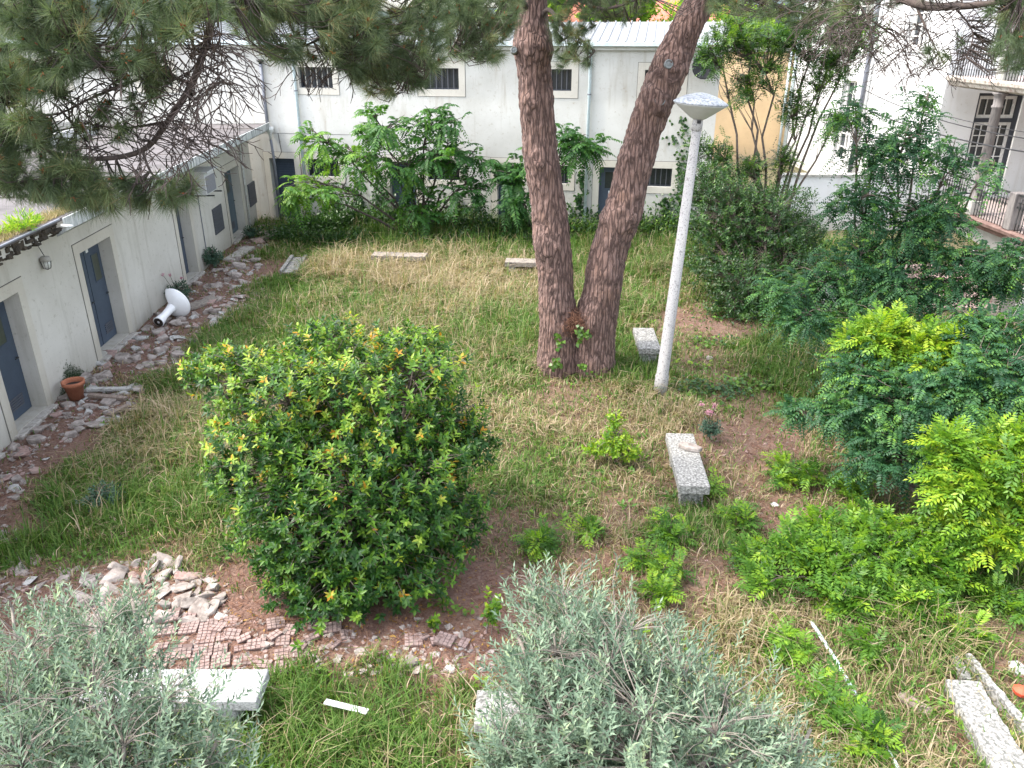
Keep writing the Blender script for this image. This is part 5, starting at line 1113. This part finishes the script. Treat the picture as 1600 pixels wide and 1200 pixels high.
for k, (u, v, r, lab) in enumerate(((1232, 750, .42, 'green fern-leaved seedling patch on bare litter left of the blue-green tree'), (1325, 775, .36, 'fern-leaved seedlings under the drooping branches of the nearer blue-green tree'), (1040, 845, .28, 'fern-leaved seedling in grass below the lichened bench'), (920, 840, .16, 'tiny fern-leaved seedling nearest the middle below the cone-shaped shrub'), (1005, 885, .16, 'pale seedling just above the large silvery shrub'), (1040, 905, .2, 'yellow-green seedling at the tip of the large silvery shrub'), (1155, 825, .24, 'green seedling left of the low lime-green shrub'), (1170, 885, .24, 'seedling touching the left end of the low lime-green shrub'),
                                      (1355, 1025, .2, 'seedling standing just right of the metal pipe'), (1510, 1000, .22, 'seedling above the short sunken kerb'), (1560, 950, .3, 'dark green seedlings at the right edge under the climbing shrub'), (1230, 1020, .24, 'seedlings left of the upper end of the metal pipe'), (845, 860, .22, 'dull fern-like tuft in grass right of the big glossy bush'), (1110, 770, .12, 'small weed at the foot of the lichened bench'), (1030, 940, .2, 'seedling half behind the large silvery shrub tip'), (1350, 1165, .3, 'bright green cushion plant left of the metal pipe at the bottom'), (1290, 1110, .3, 'bright green cushion plant beside the right silvery shrub'))):
    p = G(u, v)
    shrub('seedling', lab, 'seedling', p, [(p.x, p.y, .12, r, r, .12 + r * .3)], int(260 * r * r) + 8, 'pinnate', FR, M['lime'], M['bark_thin'], 'fern-leaved seedlings scattered over the yard', stem_r=.006, young=ytint(.05, .8), inner=.1, twig_every=4, twr=.003)
# herbs
def herb(lab, u, v, r, h, mt, ll, lw, n=60, fl=0, tint=(.1, .9), grp=None, cat='plant'):
    p = G(u, v); t = shrub('herb', lab, cat, p, [(p.x, p.y, h * .55, r, r, h * .5)], n, 'spiral', dict(per=7, L=.12, ll=ll, lw=lw, ang=1.1), mt, M['bark_thin'], grp, stem_r=.005, young=ytint(*tint), inner=.2, twig_every=4, twr=.003)
    for q in range(fl):
        c = Vector((p.x + random.uniform(-r, r) * 1.1, p.y + random.uniform(-r, r), h * random.uniform(1.0, 1.5))); n_ = 40; P = np.array(c) + rs(n_) * rng.random((n_, 1)) * .045
        o = leaf_obj('flower_head', P, rs(n_), rs(n_), .03, .02, rng.random(n_), M['flower'], t, 'quad', None); MB().tube([Vector((p.x, p.y, .05)), c], .004, 4).build('flower_stalk', M['ivy'], t)
    return t
GW = 'leafy herbs growing around the yard'
herb('pink-flowered herb beside the lichened bench', 1108, 690, .2, .4, M['bluish'], .07, .022, 70, 5, grp=GW)
herb('pink-flowered herb behind the broken washbasin', 283, 472, .32, .5, M['bluish'], .09, .03, 110, 3, grp=GW)
herb('grey-green herb in the wall corner below the near vent', 334, 418, .3, .55, M['bluish'], .1, .04, 90, 0, grp=GW)
herb('blue-green herb clump in grass at the left edge of the yard', 165, 795, .28, .35, M['bluish'], .06, .025, 140, 0, grp=GW)
herb('dark blue-green herb by the far outbuilding door', 392, 372, .25, .35, M['bluish'], .1, .035, 60, 0, grp=GW)
herb('small herb with rounded leaves on the litter below the glossy bush', 678, 985, .1, .2, M['lime'], .06, .04, 16, 0, grp=GW)
herb('climbing herb standing left of the large silvery shrub', 770, 985, .12, .5, M['lime'], .07, .05, 26, 0, grp=GW)
herb('leafy weed in the dark grass at the foot of the back wall', 712, 385, .3, .5, M['lime'], .1, .06, 40, 0, grp=GW)
# creeping ground ivy: patches of leaves lying on the soil
def creeper(lab, uv, n, sc, size, tint=(.3, 1)):
    P = []
    for _ in range(n):
        a = random.choice(range(len(uv) - 1)); f = random.random(); u = uv[a][0] * (1 - f) + uv[a + 1][0] * f; v = uv[a][1] * (1 - f) + uv[a + 1][1] * f; g = G(u, v)
        P.append((g.x + random.gauss(0, sc), g.y + random.gauss(0, sc), gz(g.x, g.y) + random.uniform(.03, .14)))
    P = np.array(P); A = rs(n); A[:, 2] *= .3
    o = leaf_obj('creeper', P, A, norm(rs(n) * .4 + np.array([0, 0, 1])), rng.uniform(.7, 1.2, n) * size, size * .9, rng.uniform(*tint, n), M['ivy'], None, 'ivy'); tag(o, lab, 'creeper', 'creeping ivy on the soil')
creeper('creeping ivy on the litter right of the lamp post foot', [(1060, 605), (1110, 610), (1160, 618)], 260, .16, .075, (.1, .6))
creeper('paler creeping ivy further right of the lamp post foot', [(1130, 595), (1160, 600), (1200, 608), (1220, 600)], 200, .18, .08, (.5, 1))
creeper('ivy patch on red litter above the lamp post foot', [(1090, 545), (1110, 535), (1135, 540)], 110, .2, .08, (.4, 1))
creeper('trail of heart-shaped leaves below the big glossy bush', [(668, 945), (700, 955), (745, 960)], 40, .04, .06, (.7, 1))
creeper('thin trailing ivy at the left end of the bare litter', [(1110, 500), (1150, 490)], 90, .25, .08, (.4, 1))
creeper('green creeper patch right of the bare litter under the dark bush', [(1190, 535), (1260, 545), (1270, 600)], 260, .3, .08, (.1, .8))
# ivy on the back wall
for k, (u, v0, v1, wdt, n, lab) in enumerate(((520, 300, 365, .35, 520, 'dark ivy column on the back wall right of the leftmost pipe'), (560, 290, 350, .3, 300, 'ivy strand hanging between first window and feathery tree'), (592, 285, 350, .4, 420, 'broad ivy behind the stems of the feathery tree'), (714, 300, 355, .22, 260, 'tapering ivy column left of the third blue door'), (742, 305, 358, .25, 300, 'ivy column close to the frame of the third blue door'), (908, 250, 330, .12, 200, 'ivy strand climbing the pale downpipe'), (895, 318, 365, .25, 260, 'ivy tuft right of the left pine trunk on the wall'), (924, 325, 365, .14, 160, 'ivy spire between pale downpipe and fourth blue door'), (1045, 305, 350, .2, 260, 'ivy clump under the rightmost ground-floor window'), (1065, 180, 350, .25, 420, 'thin ivy and twigs at the right end of the back wall'))):
    pts = []
    for q in range(14):
        v = v0 + (v1 - v0) * q / 13; s_, z_ = BW.hit(u, v, .06); pts += [BW.p(s_ + random.gauss(0, .08), .06, max(z_, .03))] * (1 + q // 3)
    ivy_strip('ivy', lab, pts, n, wdt * .45, .10, grp='ivy on the back wall', tint=(0, .7))
# undergrowth strips of low dark plants
def undergrowth(name, lab, uvs, n, h, mt, ll, lw, tint=(0, .6), sc=.4):
    P = []
    for _ in range(n):
        a = random.randrange(len(uvs) - 1); f = random.random(); u = uvs[a][0] * (1 - f) + uvs[a + 1][0] * f; v = uvs[a][1] * (1 - f) + uvs[a + 1][1] * f; g = G(u, v); x, y = g.x + random.gauss(0, sc), g.y + random.gauss(0, sc * .6)
        hh_ = h * (.6 + .5 * noise.noise(Vector((x * .9, y * .9, 0)))); P.append((x, y, abs(random.gauss(0, 1)) ** .8 * hh_ * .6 + .03))
    P = np.array(P); o = leaf_obj(name, P, norm(rs(n) + np.array([0, 0, .5])), norm(rs(n) * .7 + np.array([0, 0, 1])), rng.uniform(.6, 1.2, n) * ll, lw, rng.uniform(*tint, n), mt, None, 'leaf'); o['kind'] = 'stuff'
undergrowth('undergrowth', '', [(470, 372), (560, 362), (650, 365), (760, 372), (870, 378)], 15000, 1.0, M['privet'], .13, .05, (.05, .75), .4)
undergrowth('undergrowth', '', [(440, 372), (520, 385), (600, 384), (700, 388), (800, 384), (860, 390)], 15000, .55, M['privet'], .12, .035, (.05, .7), .45)
undergrowth('undergrowth', '', [(880, 378), (960, 378), (1060, 372), (1090, 370)], 8000, .95, M['privet'], .13, .05, (.1, 1), .45)
undergrowth('undergrowth', '', [(1200, 500), (1300, 520), (1400, 600), (1480, 700)], 5000, .7, M['privet'], .10, .04, (.1, .8), .7)
# roof-edge plants
q0 = LW.hit(45, 355, .65)[0]
p = LW.p(q0, .55, 3.25)
t = thing('roof_plant', 'tuft of bright green weeds growing on the broken roof edge', 'plant', p)
P, D, _, _ = crown_tips([(p.x, p.y, p.z + .1, .25, .4, .15), (p.x - .2, p.y - .5, p.z + .05, .2, .3, .1)], 120, .1, .9); arr = spiral_leaves(P, D, 6, .12, .11, .018, .6, rng.uniform(.4, 1, len(P))); leaf_obj('foliage', *arr[:5], arr[5], M['lime'], t, 'quad')
V = []; n = 9000; ss = rng.uniform(sb - 5, sb + 1.6, n); outw = .62 - np.abs(rng.normal(0, .22, n)) * np.clip(1.4 - (ss - sb + 2) * .25, .3, 1.4); P = np.array([LW.p(a, b_, 3.215) for a, b_ in zip(ss, outw)])
o = leaf_obj('roof_moss', P, norm(rs(n) * .6 + np.array([0, 0, 1])), rs(n), rng.uniform(.03, .09, n), .012, rng.uniform(.55, 1, n), M['grass'], lb, 'quad')

# ------------------------------------------------------------------ grass
def grass_mesh(name, n, hmul, wmul, mat, dens_pow=1.0, dryshift=0, minh=.05, tmin=0):
    # more blades near the camera than far away
    out = []; need = n
    while need > 0:
        m_ = need * 3; y = 3.2 + (27.2 - 3.2) * rng.random(m_) ** 1.25; x = rng.uniform(-8.6, 12.5, m_)
        u, v = project(x, y, 0); ok = (u > -60) & (u < 1680) & (v < 1290) & (x > -7.5 - .0416 * y - .05) & (y < 27.35 - .171 * (x + 7.7))
        x, y = x[ok], y[ok]; d, dr, h = cover(x, y)
        pn = .5 + .5 * np.sin(x * 2.3 + np.sin(y * 1.9) * 2) * np.sin(y * 2.1 + np.sin(x * 1.3) * 2); pn2 = .5 + .5 * np.sin(x * 6.1 + y * 3.7) * np.sin(y * 7.3 - x * 2.2)
        pn3 = .5 + .5 * np.sin(x * 1.1 + y * .7 + 2 * np.sin(y * .9)) * np.sin(y * 3.3 + x * 1.9); d = np.clip(d * (.12 + .5 * pn + .4 * pn2 + .55 * pn3), 0, 1) ** dens_pow; k = rng.random(len(x)) < d
        out.append(np.stack([x[k], y[k], dr[k], h[k], pn[k], pn2[k]], -1)); need -= k.sum()
    q = np.concatenate(out)[:n]; x, y, dr, h, pn, pn2 = q.T; n = len(x)
    cl_ = np.stack([x, y], -1) ; ca = np.sin(np.floor(x * 7) * 12.9898 + np.floor(y * 7) * 78.233) * 43758.5453; ca = (ca - np.floor(ca)); cb = np.sin(np.floor(x * 7) * 39.3 + np.floor(y * 7) * 11.1) * 9631.7; cb = cb - np.floor(cb)
    H = np.maximum(h * (.45 + .8 * rng.random(n)) * (.7 + .6 * cb) * hmul, minh); az = ca * 6.28 + rng.normal(0, 1.1, n); lean = np.abs(rng.normal(.55, .4, n)) * (1 + .5 * dr)
    W = wmul * (.0045 + .0035 * rng.random(n)) * (.7 + .045 * y); dx, dy = np.cos(az), np.sin(az); sx, sy = -dy, dx
    B = np.stack([x, y, gz(x, y) - .01], -1); dirv = np.stack([dx, dy, np.zeros(n)], -1); side = np.stack([sx, sy, np.zeros(n)], -1); up = np.array([0, 0, 1.])
    mid = B + dirv * (lean * H * .3)[:, None] + up * (H * .58)[:, None]; tip = B + dirv * (lean * H * 1.05)[:, None] + up * (H * (1.0 - .35 * np.minimum(lean, 1.2)))[:, None]
    V = np.stack([B - side * W[:, None], B + side * W[:, None], mid - side * W[:, None] * .8, mid + side * W[:, None] * .8, tip], 1).reshape(-1, 3)
    f = np.array([(0, 1, 3), (0, 3, 2), (2, 3, 4)]); F = (f[None] + (np.arange(n) * 5)[:, None, None]).reshape(-1, 3)
    isdry = rng.random(n) < np.clip(dr * .95 + dryshift + (pn - .5) * .3 - .04, 0.02, .93)
    tint = np.where(isdry, rng.uniform(.6, 1, n), rng.uniform(.08, .55, n)); tint = np.maximum(tint, tmin)
    o = link(bpy.data.objects.new(name, raw_mesh(name, V, F, mat, np.repeat(tint, 5)))); o['kind'] = 'stuff'; return o
grass_mesh('grass', 300000, .85, 1.1, M['grass'])
grass_mesh('tall_grass', 45000, 1.4, .85, M['grass'], 2.2, .12)
# flat dry thatch between the blades
def litter(name, n, poly_fn, L0, L1, W, mat, tint, z0=.004, z1=.03):
    y = 3.4 + 24 * rng.random(n * 3) ** 1.3; x = rng.uniform(-8.6, 12.5, n * 3); u, v = project(x, y, 0); ok = (u > -60) & (u < 1680) & (v < 1280) & (x > -7.55 - .0416 * y) & (y < 27.3 - .171 * (x + 7.7)); x, y = x[ok], y[ok]
    d, dr, h = cover(x, y); k = rng.random(len(x)) < poly_fn(d, dr, x, y); x, y = x[k][:n], y[k][:n]; m_ = len(x); P = np.stack([x, y, gz(x, y) + rng.uniform(z0, z1, m_)], -1); A = rs(m_); A[:, 2] *= .15
    return leaf_obj(name, P, A, np.array([[0, 0, 1.]]) + rs(m_) * .3, rng.uniform(L0, L1, m_), W, rng.uniform(*tint, m_), mat, None, 'needle')
litter('pine_needle_litter', 130000, lambda d, dr, x, y: np.clip(1.1 - d, .3, 1), .09, .17, .0055, M['litter'], (0, .9))
litter('dry_thatch', 30000, lambda d, dr, x, y: np.clip(d * (.4 + dr), 0, 1), .10, .22, .006, M['grass'], (.55, 1), .01, .08)
# fallen yellow leaves round the glossy bush
y = rng.normal(BB.y - .5, .8, 600); x = rng.normal(BB.x + .1, 1.3, 600); k = (y > 5.2); x, y = x[k], y[k]; m_ = len(x)
A = rs(m_); A[:, 2] *= .2; leaf_obj('fallen_leaves', np.stack([x, y, gz(x, y) + .02], -1), A, np.array([[0, 0, 1.]]) + rs(m_) * .35, rng.uniform(.04, .07, m_), .02, rng.random(m_), M['fallen'], None, 'quad')

# broad-leaved weeds scattered through the grass
n = 2600; y = 4 + 21 * rng.random(n) ** 1.2; x = rng.uniform(-8, 11, n); u, v = project(x, y, 0); d, dr, h = cover(x, y); k = (d > .3) & (rng.random(n) < 1.05 - dr) & (x > -7.6 - .0416 * y) & (y < 26.5 - .171 * (x + 7.7)); x, y = x[k], y[k]; n = len(x); K = 9; i_ = np.repeat(np.arange(n), K); N = n * K; sc_ = rng.uniform(.04, .10, n)[i_]
az = rng.uniform(0, 6.28, N); A = np.stack([np.cos(az), np.sin(az), rng.uniform(.1, .9, N)], -1); P = np.stack([x, y, gz(x, y)], -1)[i_] + A * (rng.random((N, 1)) * .06) + np.array([0, 0, .03]) + rng.normal(0, .03, (N, 3)) * np.array([1, 1, .5])
P[:, 2] = np.maximum(P[:, 2], .02)
leaf_obj('weeds', P, A, norm(rs(N) * .5 + np.array([0, 0, 1])), sc_, sc_ * .45, np.clip(rng.uniform(.1, .8, n)[i_] + rng.normal(0, .08, N), 0, 1), M['lime'], None, 'leaf')
